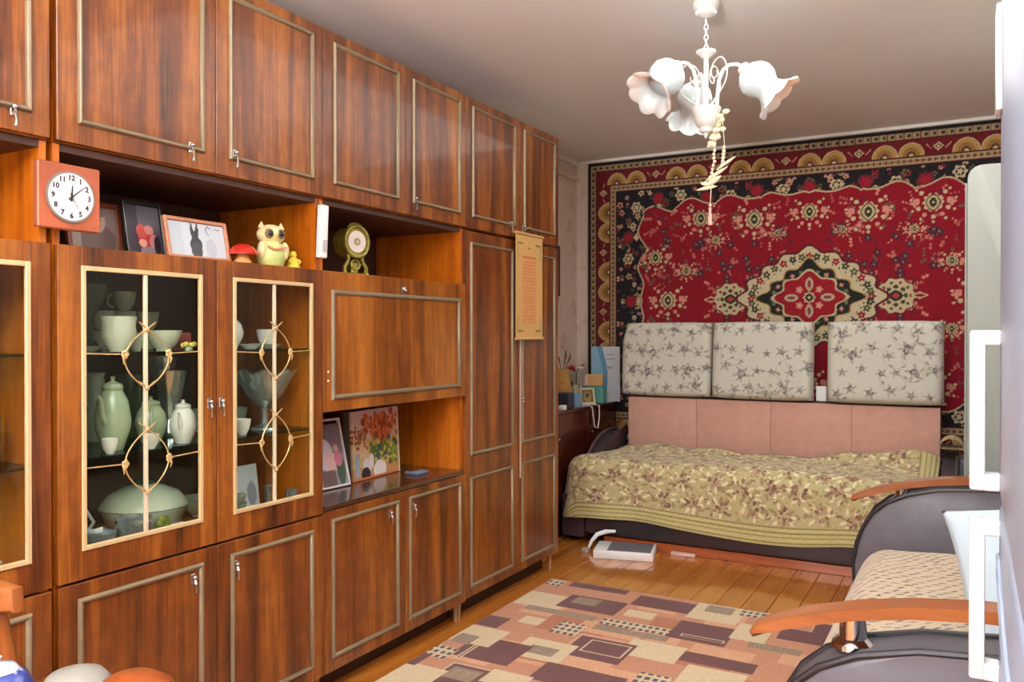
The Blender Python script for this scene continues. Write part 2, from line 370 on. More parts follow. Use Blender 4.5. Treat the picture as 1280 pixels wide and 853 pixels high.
Yu = [.27, 1.168, 1.182, 1.655, 2.101, 2.561, 2.991, 3.469, 3.899]
def glass_door(T, y0, y1, hy, orn, hz=1.047):
    z0, z1 = .640, 1.457; ga, gb, gz0, gz1 = y0 + .062, y1 - .052, .712, 1.408
    m = MB(); g = .0016
    m.box(-.018, 0, y0 + g, ga, z0, z1, .001); m.box(-.018, 0, gb, y1 - g, z0, z1, .001)
    m.box(-.018, 0, ga, gb, z0, gz0, .001); m.box(-.018, 0, ga, gb, gz1, z1, .001)
    d = m.build('door', WD, T)
    MB().ring(-.006, .0045, ga - .002, gb + .002, gz0 - .002, gz1 + .002, .012, .0015).build('gilt_frame', GOLD, d)
    MB().box(-.014, -.010, ga, gb, gz0, gz1).build('glass_pane', GLASS, d)
    yc = (ga + gb) / 2
    MB().box(-.008, .001, yc - .005, yc + .005, gz0 + .01, gz1 - .01, .001).build('glazing_bar', PALE, d)
    half = .066 * (gb - ga) / .36
    for (a, mid, c) in orn:
        o = MB()
        for sgn in (-1, 1):
            P = []
            for k in range(15):
                q = k / 14; z = a + (c - a) * q; P.append((.004, yc + sgn * half * math.sin(PI * q) ** .8 * 1.0, z))
            o.tube(P, .0019, 6)
            fy = yc + sgn * half
            for j in range(5):
                an = 2 * PI * j / 5; o.ball(.006, fy + .006 * math.cos(an), mid + .007 * math.sin(an), .0025, .0055, .0055, 8, 5)
            o.tube([(.004, fy, mid), (.008, fy + sgn * .006, mid - .012), (.006, fy + sgn * .004, mid - .026)], [.0015, .003, .001], 6)
        for zz in (a, c):
            o.ball(.004, yc, zz, .005, .007, .007, 8, 6)
            for an in (-.9, .9): o.tube([(.004, yc, zz), (.006, yc + .02 * math.sin(an), zz + .02 * math.cos(an)), (.005, yc + .034 * math.sin(an), zz + .02)], [.0015, .0025, .0008], 6)
        o.tube([(.002, ga + .01, mid + .004), (.003, yc - half, mid)], .0018, 6); o.tube([(.002, gb - .01, mid + .004), (.003, yc + half, mid)], .0018, 6)
        o.build('gilt_branch', GOLD2, d)
    handle(d, hy, hz)
    return d

def display_cabinet(y0, ym, y1, label, orn_a, orn_b, only_right=False):
    T = thing('display_cabinet', label, 'cabinet', (-.2, (y0 + y1) / 2, 0))
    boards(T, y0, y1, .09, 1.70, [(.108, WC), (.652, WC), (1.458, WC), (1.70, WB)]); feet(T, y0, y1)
    for z in (.93, 1.195): MB().box(-.465, -.03, y0 + .019, y1 - .019, z - .006, z).build('glass_shelf', SHELFG, T)
    door(T, y0, ym, .09, .634, hd=(ym - .085, .56)); door(T, ym, y1, .09, .634, hd=(ym + .067, .56))
    glass_door(T, y0, ym, ym - .028, orn_a); glass_door(T, ym, y1, ym + .014, orn_b)
    return T
O2a = [(1.255, 1.19, 1.10), (.99, .908, .825)]; O2b = [(1.262, 1.186, 1.105), (.99, .91, .82)]
display_cabinet(1.182, 1.655, 2.101, 'glass-fronted wooden cabinet full of pale green crockery, owl figurine on its upper ledge', O2a, O2b)
display_cabinet(.27, .73, 1.168, 'glass-fronted wooden cabinet cut off by the left picture edge, holding a crystal goblet', O2a, [])
T = thing('secretaire_cabinet', 'wooden cabinet with framed drop flap above an open niche, brass clock on its ledge', 'cabinet', (-.2, 2.546, 0))
y0, ym, y1 = 2.101, 2.561, 2.991
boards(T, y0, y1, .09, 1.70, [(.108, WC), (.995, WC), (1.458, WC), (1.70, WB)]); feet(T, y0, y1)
MB().box(-.468, .002, y0 + .002, y1 - .019, .645, .6615, .001).build('counter_top', WT, T)
door(T, y0, ym, .09, .643, (.04, .045, .045, .03), (ym - .10, .572)); door(T, ym, y1, .09, .643, (.02, .04, .045, .03), (ym + .05, .572), label=None)
fl = MB().box(-.018, 0, y0 + .0016, y1 - .002, .979, 1.457, .0012).build('drop_flap', WF, T); moulding(fl, y0 + .04, y1 - .045, 1.018, 1.395, .018); handle(fl, 2.54, 1.415, 'key')
for z in (1.085, 1.115): MB().ball(0.001, 2.125, z, .003, .004, .004, 8, 5).build('screw_cap', WHITE, fl)
T = thing('wardrobe', 'tall glossy wooden wardrobe with two framed doors and a tan scroll hung on it', 'wardrobe', (-.25, 3.445, 0))
y0, ym, y1 = 2.991, 3.469, 3.899
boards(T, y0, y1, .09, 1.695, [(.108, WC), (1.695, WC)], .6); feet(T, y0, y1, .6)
door(T, y0, ym, .10, 1.692, (.036, .062), None, [(.14, .622), (.715, 1.645)]); d = door(T, ym, y1, .10, 1.692, (.024, .045), None, [(.14, .622), (.715, 1.645)])
MB().box(.0002, .006, ym + .002, ym + .012, .55, 1.3, .001).build('closing_strip', mat('pale_strip', (206, 178, 160), .3, .3), d); handle(d, ym + .02, .93)
for (a, b_, c, h1, h2, dp, lab) in ((.27, .73, 1.168, None, (1.11 - .03, 1.755), .47, 'wooden overhead cupboard at the left picture edge, above the orange niche'),
        (1.182, 1.655, 2.101, (1.566, 1.765), (1.722, 1.775), .47, 'wide wooden overhead cupboard above the owl and framed photos'),
        (2.101, 2.561, 2.991, None, (2.62, 1.77), .47, 'wooden overhead cupboard above the brass clock niche'),
        (2.991, 3.469, 3.899, (3.38, 1.765), (3.505, 1.762), .6, 'wooden overhead cupboard on top of the tall wardrobe')):
    T = thing('overhead_cupboard', lab, 'cupboard', (-.2, (a + c) / 2, 1.7025), group='overhead cupboards along the wall unit')
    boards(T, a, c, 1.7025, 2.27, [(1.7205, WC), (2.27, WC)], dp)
    door(T, a, b_, 1.703, 2.272, (.052, .042, .05, .035), h1); door(T, b_, c, 1.703, 2.272, (.046, .045, .05, .035), h2)

# ================================================================ CROCKERY
def handle_loop(m, x, y, z, r, rr=.004, sx=0, sy=1, tall=1.2):
    m.tube([(x + sx * r * math.sin(PI * k / 10), y + sy * r * math.sin(PI * k / 10), z + r * tall * math.cos(PI * k / 10)) for k in range(11)], rr, 8)
def cup(loc, r, h, m, label, group, a=0.6):
    T = thing('teacup', label, 'cup', loc, a, group)
    MB().shell([(r * .45, 0), (r * .5, h * .06), (r * .8, h * .35), (r * .95, h * .75), (r, h)], .002).build('cup_body', m, T, world=False)
    q = MB(); handle_loop(q, 0, r * .88, h * .52, h * .3, r * .09); q.build('handle', m, T, world=False); return T
def bowl(loc, r, h, m, label, group=None, name='bowl', seg=28, ruf=0, cat='bowl'):
    mod = (lambda rr, z, a, k: (rr * (1 + ruf * (z / h) * math.cos(8 * a)), z + ruf * h * .5 * (z / h) ** 2 * math.cos(8 * a))) if ruf else None
    o = MB().shell([(r * .42, 0), (r * .44, h * .1), (r * .72, h * .35), (r * .92, h * .75), (r, h)], .003, seg=seg, mod=mod).build(name, m, None, loc, world=False)
    return tag(o, label, cat, group)
def plate(loc, r, m, label, group=None):
    return tag(MB().shell([(r * .5, 0), (r * .62, .004), (r, .016)], .003, seg=28).build('saucer', m, None, loc, world=False), label, 'saucer', group)
def pot(loc, r, h, m, label, a=0, spout=True, name='teapot', cat='teapot', belly=.45, hm=None):
    T = thing(name, label, cat, loc, a)
    MB().lathe([(r * .55, 0), (r * .62, h * .03), (r * .95, h * belly * .7), (r, h * belly), (r * .85, h * .66), (r * .55, h * .8), (r * .58, h * .84)], seg=28).build('pot_body', m, T, world=False)
    MB().lathe([(r * .6, h * .84), (r * .5, h * .89), (r * .12, h * .93), (r * .1, h * .95), (r * .16, h * .98), (.001, h)], seg=24).build('lid', m, T, world=False)
    q = MB(); handle_loop(q, 0, r * .78, h * .48, h * .24, r * .09); q.build('handle', hm or m, T, world=False)
    if spout: MB().tube([(0, -r * .8, h * .35), (0, -r * 1.2, h * .5), (0, -r * 1.35, h * .68), (0, -r * 1.6, h * .76)], [r * .2, r * .15, r * .1, r * .09], 10).build('spout', m, T, world=False)
    return T
G1 = 'green porcelain on the top glass shelf'
S1, S2, S0 = 1.1952, .9302, .6525
o = MB().shell([(.03, 0), (.032, .01), (.012, .03), (.012, .09), (.02, .11), (.045, .14), (.05, .185), (.056, .19)], .003).build('footed_vase', DGREEN, None, (-.25, 1.43, S1), world=False)
tag(o, 'tall dark footed vase with a pale rim, far left of the top shelf', 'vase')
o = MB().shell([(.024, 0), (.026, .006), (.045, .04), (.042, .07), (.046, .094)], .003).build('jug_body', GREEN, None, (0, 0, 0), world=False)
T = thing('milk_jug', 'pale green round jug on the top glass shelf, left of the glazing bar', 'jug', (-.08, 1.40, S1), .5); o.parent = T
q = MB(); handle_loop(q, 0, .042, .05, .026, .004); q.build('handle', GREEN, T, world=False)
yy = [1.475, 1.545, 1.625]
for i, (y, m, nm) in enumerate(zip(yy, (SMOKE, GREEN2, GREEN2), ('grey-green', 'green', 'light green'))):
    for j in range(2 if i != 1 else 3):
        cup((-.3, y + .03, S1 + .001 + j * .058), .033, .056, m, '%s teacup in the %s stack at the back of the top shelf, %s' % (nm, ('left', 'middle', 'right')[i], ('lowest', 'second up', 'topmost')[j]), 'stacked cups on the top shelf', .4 + j)
bowl((-.1, 1.556, S1), .05, .058, GREEN, 'pale green footed bowl on the top shelf, right of the glazing bar', seg=32)
cup((-.13, 1.49, S1), .026, .05, SMOKE, 'small grey cup between the round jug and green bowl', 'small cups on the top shelf')
T = thing('flower_ornament', 'tiny yellow flower ornament at the right of the top shelf in the left glass door', 'ornament', (-.05, 1.6, S1))
q = MB()
for k in range(6): q.ball(.012 * math.cos(k), .014 * math.sin(k * 1.05), .016 + .002 * (k % 2), .008, seg=8, n=6)
q.build('petals', mat('yellow_ceramic', (216, 206, 96), .4), T, world=False); MB().lathe([(.012, 0), (.01, .012)], seg=10).build('base', GREEN2, T, world=False)
o = MB().box(-.02, .02, -.022, .022, 0, .052, .006, 2).build('keepsake_box', mat('red_lid', (150, 50, 48), .4), None, (-.15, 1.655, S1), world=False); tag(o, 'small red box behind the yellow flower ornament', 'box')
plate((-.1, 1.31, S1), .055, SMOKE, 'grey saucer lying at the left end of the top shelf')
# middle shelf, left door
pot((-.12, 1.41, S2), .046, .2, GREEN2, 'tall celadon coffee pot on the middle shelf behind the left glass door', .5, True, 'coffee_pot', 'coffee pot', .4, DGREEN)
pot((-.15, 1.55, S2), .044, .135, GREEN2, 'lidded green sugar bowl right of the glazing bar on the middle shelf', -2.2, False, 'sugar_bowl', 'sugar bowl', .45)
pot((-.075, 1.60, S2), .038, .125, WHITE, 'white lidded jug at the right of the left glass door, middle shelf', .7, True, 'cream_jug', 'jug', .42)
o = MB().shell([(.03, 0), (.036, .02), (.04, .1), (.03, .15), (.024, .19), (.03, .2)], .003).build('bottle_vase', SMOKE, None, (-.33, 1.50, S2), world=False); tag(o, 'pale grey-green vase at the back left of the middle shelf', 'vase')
o = MB().lathe([(.034, 0), (.036, .01), (.038, .12), (.025, .155), (.012, .17), (.012, .19), (.001, .195)]).build('decanter', DGREEN, None, (-.16, 1.32, S2), world=False); tag(o, 'dark green decanter at the left end of the middle shelf', 'decanter')
o = MB().shell([(.034, 0), (.038, .02), (.04, .11), (.045, .17), (.047, .19)], .003).build('tall_jar', DGREEN, None, (-.34, 1.62, S2), world=False); tag(o, 'dark green tall jar behind the lidded sugar bowl', 'jar')
for k, (y, x) in enumerate(((1.36, -.06), (1.475, -.05))):
    cup((x, y, S2), .022, .04, (WHITE, WHITE)[k], ('small white cup at the front, left of the celadon coffee pot', 'small white cup at the front under the gilt flower')[k], 'small white cups on the middle shelf', 1)
for k, (x, y, h_) in enumerate(((-.27, 1.71, .20), (-.38, 1.76, .24))):
    o = MB().shell([(.03, 0), (.034, .01), (.024, .05), (.034, h_ * .6), (.05, h_)], .003, seg=14).build('crystal_vase', CRY, None, (x, y, S2), world=False, ang=10); tag(o, ('cut crystal vase standing behind the white lidded jug', 'taller cut crystal vase at the back of the middle shelf')[k], 'vase')
for k in range(3):
    o = MB().lathe([(.0005, 0), (.07, 0), (.075, .006), (.075, .010), (.0005, .012)], seg=32).xf(Matrix.Rotation(R(78), 4, 'Y')).build('display_plate', SMOKE, None, (-.40 + .02 * k, 1.36 + .012 * k, S1 + .0765), world=False); tag(o, ('grey-green plate on edge at the back left of the top shelf, rearmost', 'grey-green plate on edge at the back left of the top shelf, middle', 'grey-green plate on edge at the back left of the top shelf, foremost')[k], 'plate', 'plates stood on edge on the top shelf')
for k, (x, y) in enumerate(((-.33, 1.80), (-.38, 1.90), (-.31, 2.02))):
    cup((x, y, S2), .03, .06, SMOKE, ('grey cup at the back, behind the white cup stack', 'grey cup at the very back of the right door, middle shelf', 'grey cup behind the footed crystal bowl')[k], 'grey cups at the back of the middle shelf', k)
bowl((-.30, 1.84, S0), .06, .06, SMOKE, 'grey-green bowl behind the small stack, bottom of the right glass door')
# bottom, left door
T = thing('tureen', 'large pale green lidded tureen with a painted rose, behind the left glass door', 'tureen', (-.2, 1.565, S0))
rr = .118
MB().lathe([(rr * .5, 0), (rr * .55, .01), (rr * .85, .04), (rr, .085), (rr * 1.03, .092)], seg=40).build('tureen_bowl', GREEN, T, world=False)
MB().lathe([(rr * 1.03, .094), (rr * .98, .105), (rr * .8, .13), (rr * .45, .148), (rr * .2, .155), (.001, .156)], seg=40).build('lid', GREEN, T, world=False)
MB().ball(0, 0, .162, .03, .03, .012).build('knob', DGREEN, T, world=False)
q = MB()
for a in (.0, 1.05, 2.1, 3.15, 4.2, 5.25): q.ball(rr * .93 + .001, -.02 + .014 * math.cos(a), .055 + .014 * math.sin(a), .006, .011, .011, 8, 5)
q.build('rose_relief', mat('olive_rose', (128, 140, 50), .4), T, world=False)
def crystal_bowl(loc, r, h, lab, m=CRYD, seg=14):
    o = MB().shell([(r * .4, 0), (r * .5, h * .08), (r * .85, h * .5), (r * 1.0, h)], .004, seg=seg, mod=lambda rr, z, a, k: (rr * (1 + (.05 if int(round(a / (2 * PI) * seg)) % 2 else -.05)), z + (h * .06 if (int(round(a / (2 * PI) * seg)) % 2 and z > h * .9) else 0))).build('crystal_bowl', m, None, loc, world=False, ang=10)
    return tag(o, lab, 'bowl', 'cut crystal bowls in the left glass door')
crystal_bowl((-.08, 1.335, S0), .05, .075, 'cut crystal bowl at the lower left corner of the left glass door')
crystal_bowl((-.075, 1.44, S0), .047, .09, 'cut crystal bowl standing in front of the tureen by the glazing bar')
crystal_bowl((-.06, 1.56, S0), .04, .05, 'low crystal dish below the rose of the tureen', seg=16)
T = thing('ladle', 'white porcelain ladle lying left of the tureen', 'ladle', (-.22, 1.36, S0))
MB().shell([(.01, 0), (.03, .012), (.04, .035)], .003).build('ladle_bowl', WHITE, T, world=False)
MB().tube([(0, .035, .035), (0, .06, .07), (0, .035, .11), (0, .0, .115)], [.005, .005, .005, .006], 8).build('handle', WHITE, T, world=False)
# right door
pot((-.12, 1.80, S1), .05, .12, WHITE, 'white teapot at the front left of the right glass door, top shelf', .5)
pot((-.30, 1.93, S1), .048, .155, WHITE, 'taller white teapot behind the first, top shelf of the right glass door', .5)
plate((-.12, 1.965, S1), .055, WHITE, 'white saucer under the white cup on the top shelf')
cup((-.12, 1.965, S1 + .008), .034, .055, WHITE, 'white cup on a saucer on the top shelf of the right glass door', 'white cups in the right glass door')
plate((-.22, 2.035, S1), .04, WHITE, 'small white saucer at the right end of the top shelf')
plate((-.1, 1.875, S1), .035, WHITE, 'small white saucer between the white teapot and the white cup')
T = thing('footed_crystal_bowl', 'large footed cut-crystal fruit bowl with a scalloped rim on the middle shelf', 'bowl', (-.135, 1.97, S2))
MB().shell([(.014, .07), (.03, .085), (.06, .115), (.085, .16), (.1, .19)], .004, seg=32, mod=lambda r, z, a, k: (r * (1 + .05 * ((z - .07) / .12) * math.cos(8 * a)), z + .008 * max(0, (z - .07) / .12) ** 2 * math.cos(8 * a))).build('crystal_basin', CRY, T, world=False)
MB().lathe([(.045, 0), (.042, .006), (.012, .02), (.01, .055), (.014, .071)], seg=20).build('stem', CRY, T, world=False)
gi = 0
for (x, y, r, z) in ((-.07, 1.745, .026, 0), (-.07, 1.815, .026, 0), (-.145, 1.755, .028, 0), (-.15, 1.83, .028, 0), (-.145, 1.755, .028, .052)):
    cup((x, y, S2 + z + .0005), r, .05, WHITE, ['white cup nearest the gilt edge, front of the middle shelf of the right door', 'white cup next to the footed crystal bowl, front row', 'white cup behind in the second row, under another cup', 'white cup in the second row beside the crystal bowl stem', 'white cup stacked on top of another in the second row'][gi], 'white cups in the right glass door', .4 + gi); gi += 1
o = MB().shell([(.026, 0), (.03, .02), (.022, .06), (.026, .1), (.04, .14)], .003).build('slim_vase', SMOKE, None, (-.33, 1.94, S2), world=False); tag(o, 'flared grey vase behind the white cups, middle shelf of the right door', 'vase')
for k in range(3): bowl((-.09, 1.79, S0 + k * .024), .046 - .001 * k, .045, (CRY, GREEN2, SMOKE)[k], ('crystal bowl at the bottom of the small stack left of the white card', 'green bowl in the middle of the small stack', 'grey-green bowl topping the small stack')[k], 'bowl stack in the right glass door')
T = thing('photo_card', 'white card leaning at the bottom of the right glass door', 'card', (-.2, 1.92, S0), tilt=(0, R(-8), 0))
cv = Canvas(.13, .155, 34, 40, (214, 220, 232)); cv.ell(.03, .05, .02, .05, (230, 230, 236)); cv.ell(.1, .06, .02, .04, (150, 156, 178)); cv.line(.03, .02, .03, .12, .004, (120, 130, 150)); cv.ell(.06, .04, .012, .035, (190, 196, 214))
slab(cv, (.03, -.065, 0), (0, 1, 0), (0, 0, 1), .003, 'card', PAINT, T, world=False)
for k, (x, y) in enumerate(((-.08, 2.035), (-.2, 2.05))):
    o = MB().shell([(.014, 0), (.016, .01), (.019, .072)], .002, seg=20).build('drinking_glass', CRY, None, (x, y, S0), world=False); tag(o, ('small glass at the right edge of the right glass door, front', 'small glass behind the first, at the right edge of the cabinet')[k], 'glass', 'small glasses in the right glass door')
# left cabinet
T = thing('crystal_goblet', 'tall cut-crystal goblet on the shelf at the left picture edge', 'goblet', (-.12, 1.06, S1))
MB().shell([(.008, .075), (.02, .085), (.032, .12), (.042, .17)], .003, seg=14).build('goblet_bowl', CRY, T, world=False, ang=10)
MB().lathe([(.03, 0), (.028, .004), (.007, .012), (.006, .05), (.01, .076)], seg=16).build('stem', CRY, T, world=False)
for k, (x, y) in enumerate(((-.1, 1.045), (-.1, 1.085), (-.2, 1.12))):
    o = MB().shell([(.017, 0), (.018, .01), (.019, .118)], .002, seg=18).build('tumbler', CRY, None, (x, y, S2), world=False); tag(o, ('clear tumbler nearest the left picture edge', 'clear tumbler second from the left picture edge', 'clear tumbler behind the other two')[k], 'glass', 'tumblers in the left cabinet')
bowl((-.08, 1.045, S0), .045, .062, WHITE, 'white bowl in front at the bottom of the left cabinet', 'white bowls in the left cabinet')
bowl((-.2, 1.1, S0), .04, .05, WHITE, 'white bowl behind the front one, bottom of the left cabinet', 'white bowls in the left cabinet')

# ================================================================ THINGS IN THE NICHES
NZ = 1.4585
def frame(loc, w, h, rot, tilt, cv, m, label, bt=.012, fm_t=.014, name='framed_photo'):
    """picture frame facing +X, standing on its lower edge; rot about z, tilt leaning back"""
    T = thing(name, label, 'framed photo', (loc[0], loc[1], loc[2] + .002), tilt=(0, R(-tilt), R(rot)))
    MB().ring(-.008, .006, -w / 2, w / 2, 0, h, bt, .0015).build('frame', m, T, world=False)
    slab(cv, (0, -w / 2 + bt * .9, bt * .9), (0, 1, 0), (0, 0, 1), .006, 'photo', PAINT, T, world=False)
    return T
def inner(w, h, bt, bg, n=420.): return Canvas(w - 1.8 * bt, h - 1.8 * bt, max(8, int((w) * n)), max(8, int(h * n)), bg)
cv = inner(.165, .15, .014, (150, 132, 124)); cv.ell(.075, .03, .06, .05, (120, 100, 96)); cv.ell(.08, .085, .026, .034, (196, 166, 150)); cv.ell(.08, .11, .03, .016, (130, 120, 116)); cv.rect(0, .03, 0, .15, (170, 160, 150)); cv.ell(.07, .088, .003, .002, (70, 50, 50)); cv.ell(.09, .088, .003, .002, (70, 50, 50)); cv.line(.073, .07, .087, .07, .002, (130, 70, 70))
frame((-.21, 1.425, NZ), .165, .15, 0, 8, cv, mat('red_brown_frame', (130, 62, 40), .35), 'reddish framed portrait photo half hidden behind the square copper clock', .014)
cv = inner(.135, .165, .01, (96, 92, 104)); cv.rect(0, .04, 0, .2, (60, 54, 66)); cv.ell(.065, .05, .03, .03, (190, 60, 60)); cv.ell(.05, .07, .02, .02, (200, 90, 80)); cv.ell(.075, .075, .016, .014, (220, 150, 140)); cv.ell(.09, .04, .016, .024, (210, 140, 140)); cv.ell(.05, .035, .014, .012, (230, 170, 150)); cv.ell(.07, .012, .03, .014, (140, 130, 140)); cv.ell(.1, .03, .012, .03, (50, 40, 50))
frame((-.16, 1.55, NZ), .135, .162, 4, 10, cv, mat('black_frame', (26, 22, 22), .3), 'black-framed photo of red and pink figures, middle of three photos', .009)
cv = inner(.225, .125, .012, (196, 206, 216)); cv.rect(0, .05, 0, .2, (186, 196, 206)); cv.star(.095, .05, .018, 5, .3, (44, 46, 52), 1, 1, 2.2); cv.ell(.095, .02, .02, .026, (60, 62, 70)); cv.line(.088, .08, .084, .1, .006, (40, 40, 46)); cv.line(.1, .08, .106, .1, .006, (40, 40, 46))
cv.path([(.145, .07), (.135, .085), (.145, .098), (.155, .09)], .003, (90, 90, 100)); cv.path([(.165, .088), (.172, .094), (.18, .088), (.188, .093)], .002, (90, 90, 100)); cv.ell(.15, .03, .02, .03, (180, 188, 204))
frame((-.09, 1.676, NZ), .225, .125, 0, 12, cv, mat('tan_rose_frame', (186, 122, 88), .4, .1), 'wide tan-framed picture with a small black figure, left of the red mushroom', .011)
# mushroom
T = thing('mushroom_figurine', 'red-capped ceramic mushroom left of the owl', 'figurine', (-.075, 1.823, NZ))
MB().lathe([(.026, 0), (.028, .006), (.018, .022), (.016, .034)], seg=20).build('stalk', mat('orange_cream', (216, 160, 96), .4), T, world=False)
MB().lathe([(.0005, .03), (.044, .03), (.045, .036), (.036, .052), (.02, .062), (.0005, .066)], seg=24).build('cap', mat('red_cap', (188, 44, 32), .25, coat=.4), T, world=False)
# owl
T = thing('owl_figurine', 'cream ceramic owl with green belly and dark-ringed eyes', 'figurine', (-.065, 1.93, NZ), R(-20))
OC = mat('owl_cream', (228, 214, 160), .35, var=.06, nscale=40); OG = mat('owl_green', (196, 208, 130), .35, var=.1, nscale=60)
q = MB(); q.lathe([(.036, 0), (.042, .008), (.046, .035), (.042, .062), (.03, .078), (.028, .084)], seg=24); q.build('body', OG, T, world=False)
q = MB(); q.ball(0, 0, .102, .038, .046, .034, 24, 12); q.build('head', OC, T, world=False)
for s in (-1, 1):
    MB().lathe([(.012, 0), (.006, .012), (.0005, .022)], .002, s * .033, .122, 10).build('ear_tuft', OC, T, world=False)
    q = MB(); q.ball(.032, s * .019, .103, .008, .0155, .0155, 16, 8); e = q.build('eye', mat('eye_ring', (120, 100, 70), .4), T, world=False)
    q = MB(); q.ball(.0385, s * .018, .103, .004, .0095, .0095, 12, 6); q.build('pupil', mat('owl_pupil', (36, 38, 22), .2), e, world=False)
    q = MB(); q.ball(.018, s * .038, .05, .018, .014, .03, 12, 8); q.build('wing', OC, T, world=False)
MB().tube([(.036, 0, .098), (.047, 0, .092), (.044, 0, .084)], [.005, .004, .001], 8).build('beak', mat('owl_beak', (214, 170, 90), .4), T, world=False)
MB().tube([(.043, -.03, .062), (.05, -.01, .052), (.052, .01, .056), (.046, .03, .06)], .004, 8).build('rose_band', mat('owl_rose', (196, 130, 110), .4), T, world=False)
# yellow figurine
T = thing('chick_figurine', 'small yellow figurine right of the owl', 'figurine', (-.05, 2.013, NZ), -.3); YM = mat('yellow_glaze', (222, 196, 66), .35)
MB().lathe([(.022, 0), (.024, .004), (.018, .02), (.011, .034), (.008, .038)], seg=16).build('body', YM, T, world=False)
q = MB(); q.ball(0, 0, .045, .012, .012, .013); q.build('head', YM, T, world=False)
for s in (-1, 1): MB().tube([(.004, s * .009, .032), (.012, s * .02, .022), (.016, s * .012, .014)], .004, 8).build('arm', YM, T, world=False)
# white slim device leaning on pillar
T = thing('slim_white_box', 'slim white upright box fixed at the divider between the owl and the brass clock', 'device', (.002, 2.086, 1.497))
MB().box(-.012, .012, -.012, .022, 0, .178, .005, 2).xf(Matrix.Rotation(R(-3), 4, 'X')).build('casing', WPLAS, T, world=False)
MB().box(.0125, .014, -.004, .016, .02, .06).xf(Matrix.Rotation(R(-3), 4, 'X')).build('switch', mat('grey_switch', (190, 190, 194), .5), T, world=False)
T['label'] = 'slim white upright box fixed at the divider between the owl and the brass clock'
T.name = 'slim_white_box'
# square clock
def numerals(T, c, r, size, x, mt, face):
    cu = bpy.data.curves.new('n', 'FONT'); out = None
    for k in range(1, 13):
        cu.body = str(k); cu.size = size; cu.align_x = 'CENTER'; cu.align_y = 'CENTER'; cu.extrude = .0004; cu.offset = .0005; cu.resolution_u = 2
        ob = bpy.data.objects.new('n', cu); COL.objects.link(ob); bpy.context.view_layer.update()
        me = bpy.data.meshes.new_from_object(ob.evaluated_get(bpy.context.evaluated_depsgraph_get())); bpy.data.objects.remove(ob)
        a = PI / 2 - k * PI / 6; M = Matrix(((0, 0, 1, x), (1, 0, 0, c[0] + r * math.cos(a)), (0, 1, 0, c[1] + r * math.sin(a)), (0, 0, 0, 1)))
        me.transform(M); me.materials.clear(); me.materials.append(mt); me.name = 'numeral'
        no = bpy.data.objects.new('numeral', me); COL.objects.link(no); no.parent = face
def disc(x0, x1, y, z, r, seg=48):
    m = MB(); m.lathe([(r, 0), (r, x1 - x0)], seg=seg); m.xf(Matrix(((0, 0, 1, x0), (1, 0, 0, y), (0, 1, 0, z), (0, 0, 0, 1)))); return m
def hand(face, x, y, z, ang, l, w_, m, back=.01):
    a = PI / 2 - ang; d = (math.cos(a), math.sin(a)); n = (-d[1], d[0])
    pts = [(y - d[0] * back + n[0] * w_, z - d[1] * back + n[1] * w_), (y + d[0] * l + n[0] * w_ * .3, z + d[1] * l + n[1] * w_ * .3), (y + d[0] * l - n[0] * w_ * .3, z + d[1] * l - n[1] * w_ * .3), (y - d[0] * back - n[0] * w_, z - d[1] * back - n[1] * w_)]
    return MB().prism(pts, x, x + .0008, 'YZ').build('clock_hand', m, face, world=False)
T = thing('square_clock', 'square copper-coloured wall clock with a round white dial', 'clock', (.012, 1.2, 1.49))
COP = mat('copper_plate', (178, 98, 70), .3, .35, .2, 8); INK = mat('black_ink', (30, 28, 30), .5)
MB().box(-.009, .012, -.078, .078, 0, .156, .003).build('case', COP, T, world=False)
q = disc(.012, .016, 0, .078, .061).build('bezel', mat('grey_bezel', (150, 140, 136), .3, .6), T, world=False)
fc = disc(.016, .0175, 0, .078, .056).build('dial', mat('white_dial', (226, 226, 230), .4), T, world=False)
numerals(T, (0, .078), .045, .0175, .0178, INK, fc)
hand(fc, .0185, 0, .078, R(4), .028, .0028, INK); hand(fc, .0195, 0, .078, R(50), .042, .0018, INK); hand(fc, .0205, 0, .078, R(150), .03, .0008, INK)
# brass mantel clock
T = thing('mantel_clock', 'ornate brass mantel clock with a round dial in the dark niche', 'clock', (-.1, 2.375, NZ), R(-12))
BR = mat('antique_brass', (150, 140, 62), .38, .55, .3, 60); BR2 = mat('bright_brass', (212, 190, 120), .3, .6, .1)
disc(-.05, .02, 0, .125, .055).build('drum', BR, T, world=False)
q = MB(); q.tube([(.022, .052 * math.cos(2 * PI * k / 40), .125 + .056 * math.sin(2 * PI * k / 40)) for k in range(40)], .007, 8, True); q.build('bezel', BR, T, world=False)
disc(.02, .023, 0, .125, .04).build('dial', mat('pink_cream_dial', (222, 208, 200), .4), T, world=False)
disc(.0232, .0245, 0, .125, .014, 20).build('dial_centre', mat('dial_grey', (150, 140, 130), .4), T, world=False)
disc(.0247, .0255, 0, .125, .007, 16).build('boss', BR2, T, world=False)
q = MB()
for s in (-1, 1): q.tube([(.01, s * .034, .08), (.012, s * .03, .062), (.012, s * .038, .045), (.012, s * .05, .03), (.012, s * .048, .012), (.012, s * .056, .004)], [.008, .007, .007, .008, .009, .007], 8)
q.box(-.03, .016, -.055, .055, 0, .01, .003); q.box(-.02, .012, -.016, .016, .008, .05, .004); q.tube([(.012, .02 * math.cos(a), .04 + .018 * math.sin(a)) for a in np.linspace(0, 2 * PI, 17)[:-1]], .004, 6, True)
q.build('scrolled_base', BR, T, world=False)
q = MB(); q.ball(.012, 0, .187, .008, .012, .009); q.tube([(.01, -.034, .176), (.012, -.018, .188), (.014, 0, .192), (.012, .018, .188), (.01, .034, .176)], [.004, .007, .006, .007, .004], 8); q.build('crest', BR, T, world=False)
q = MB()
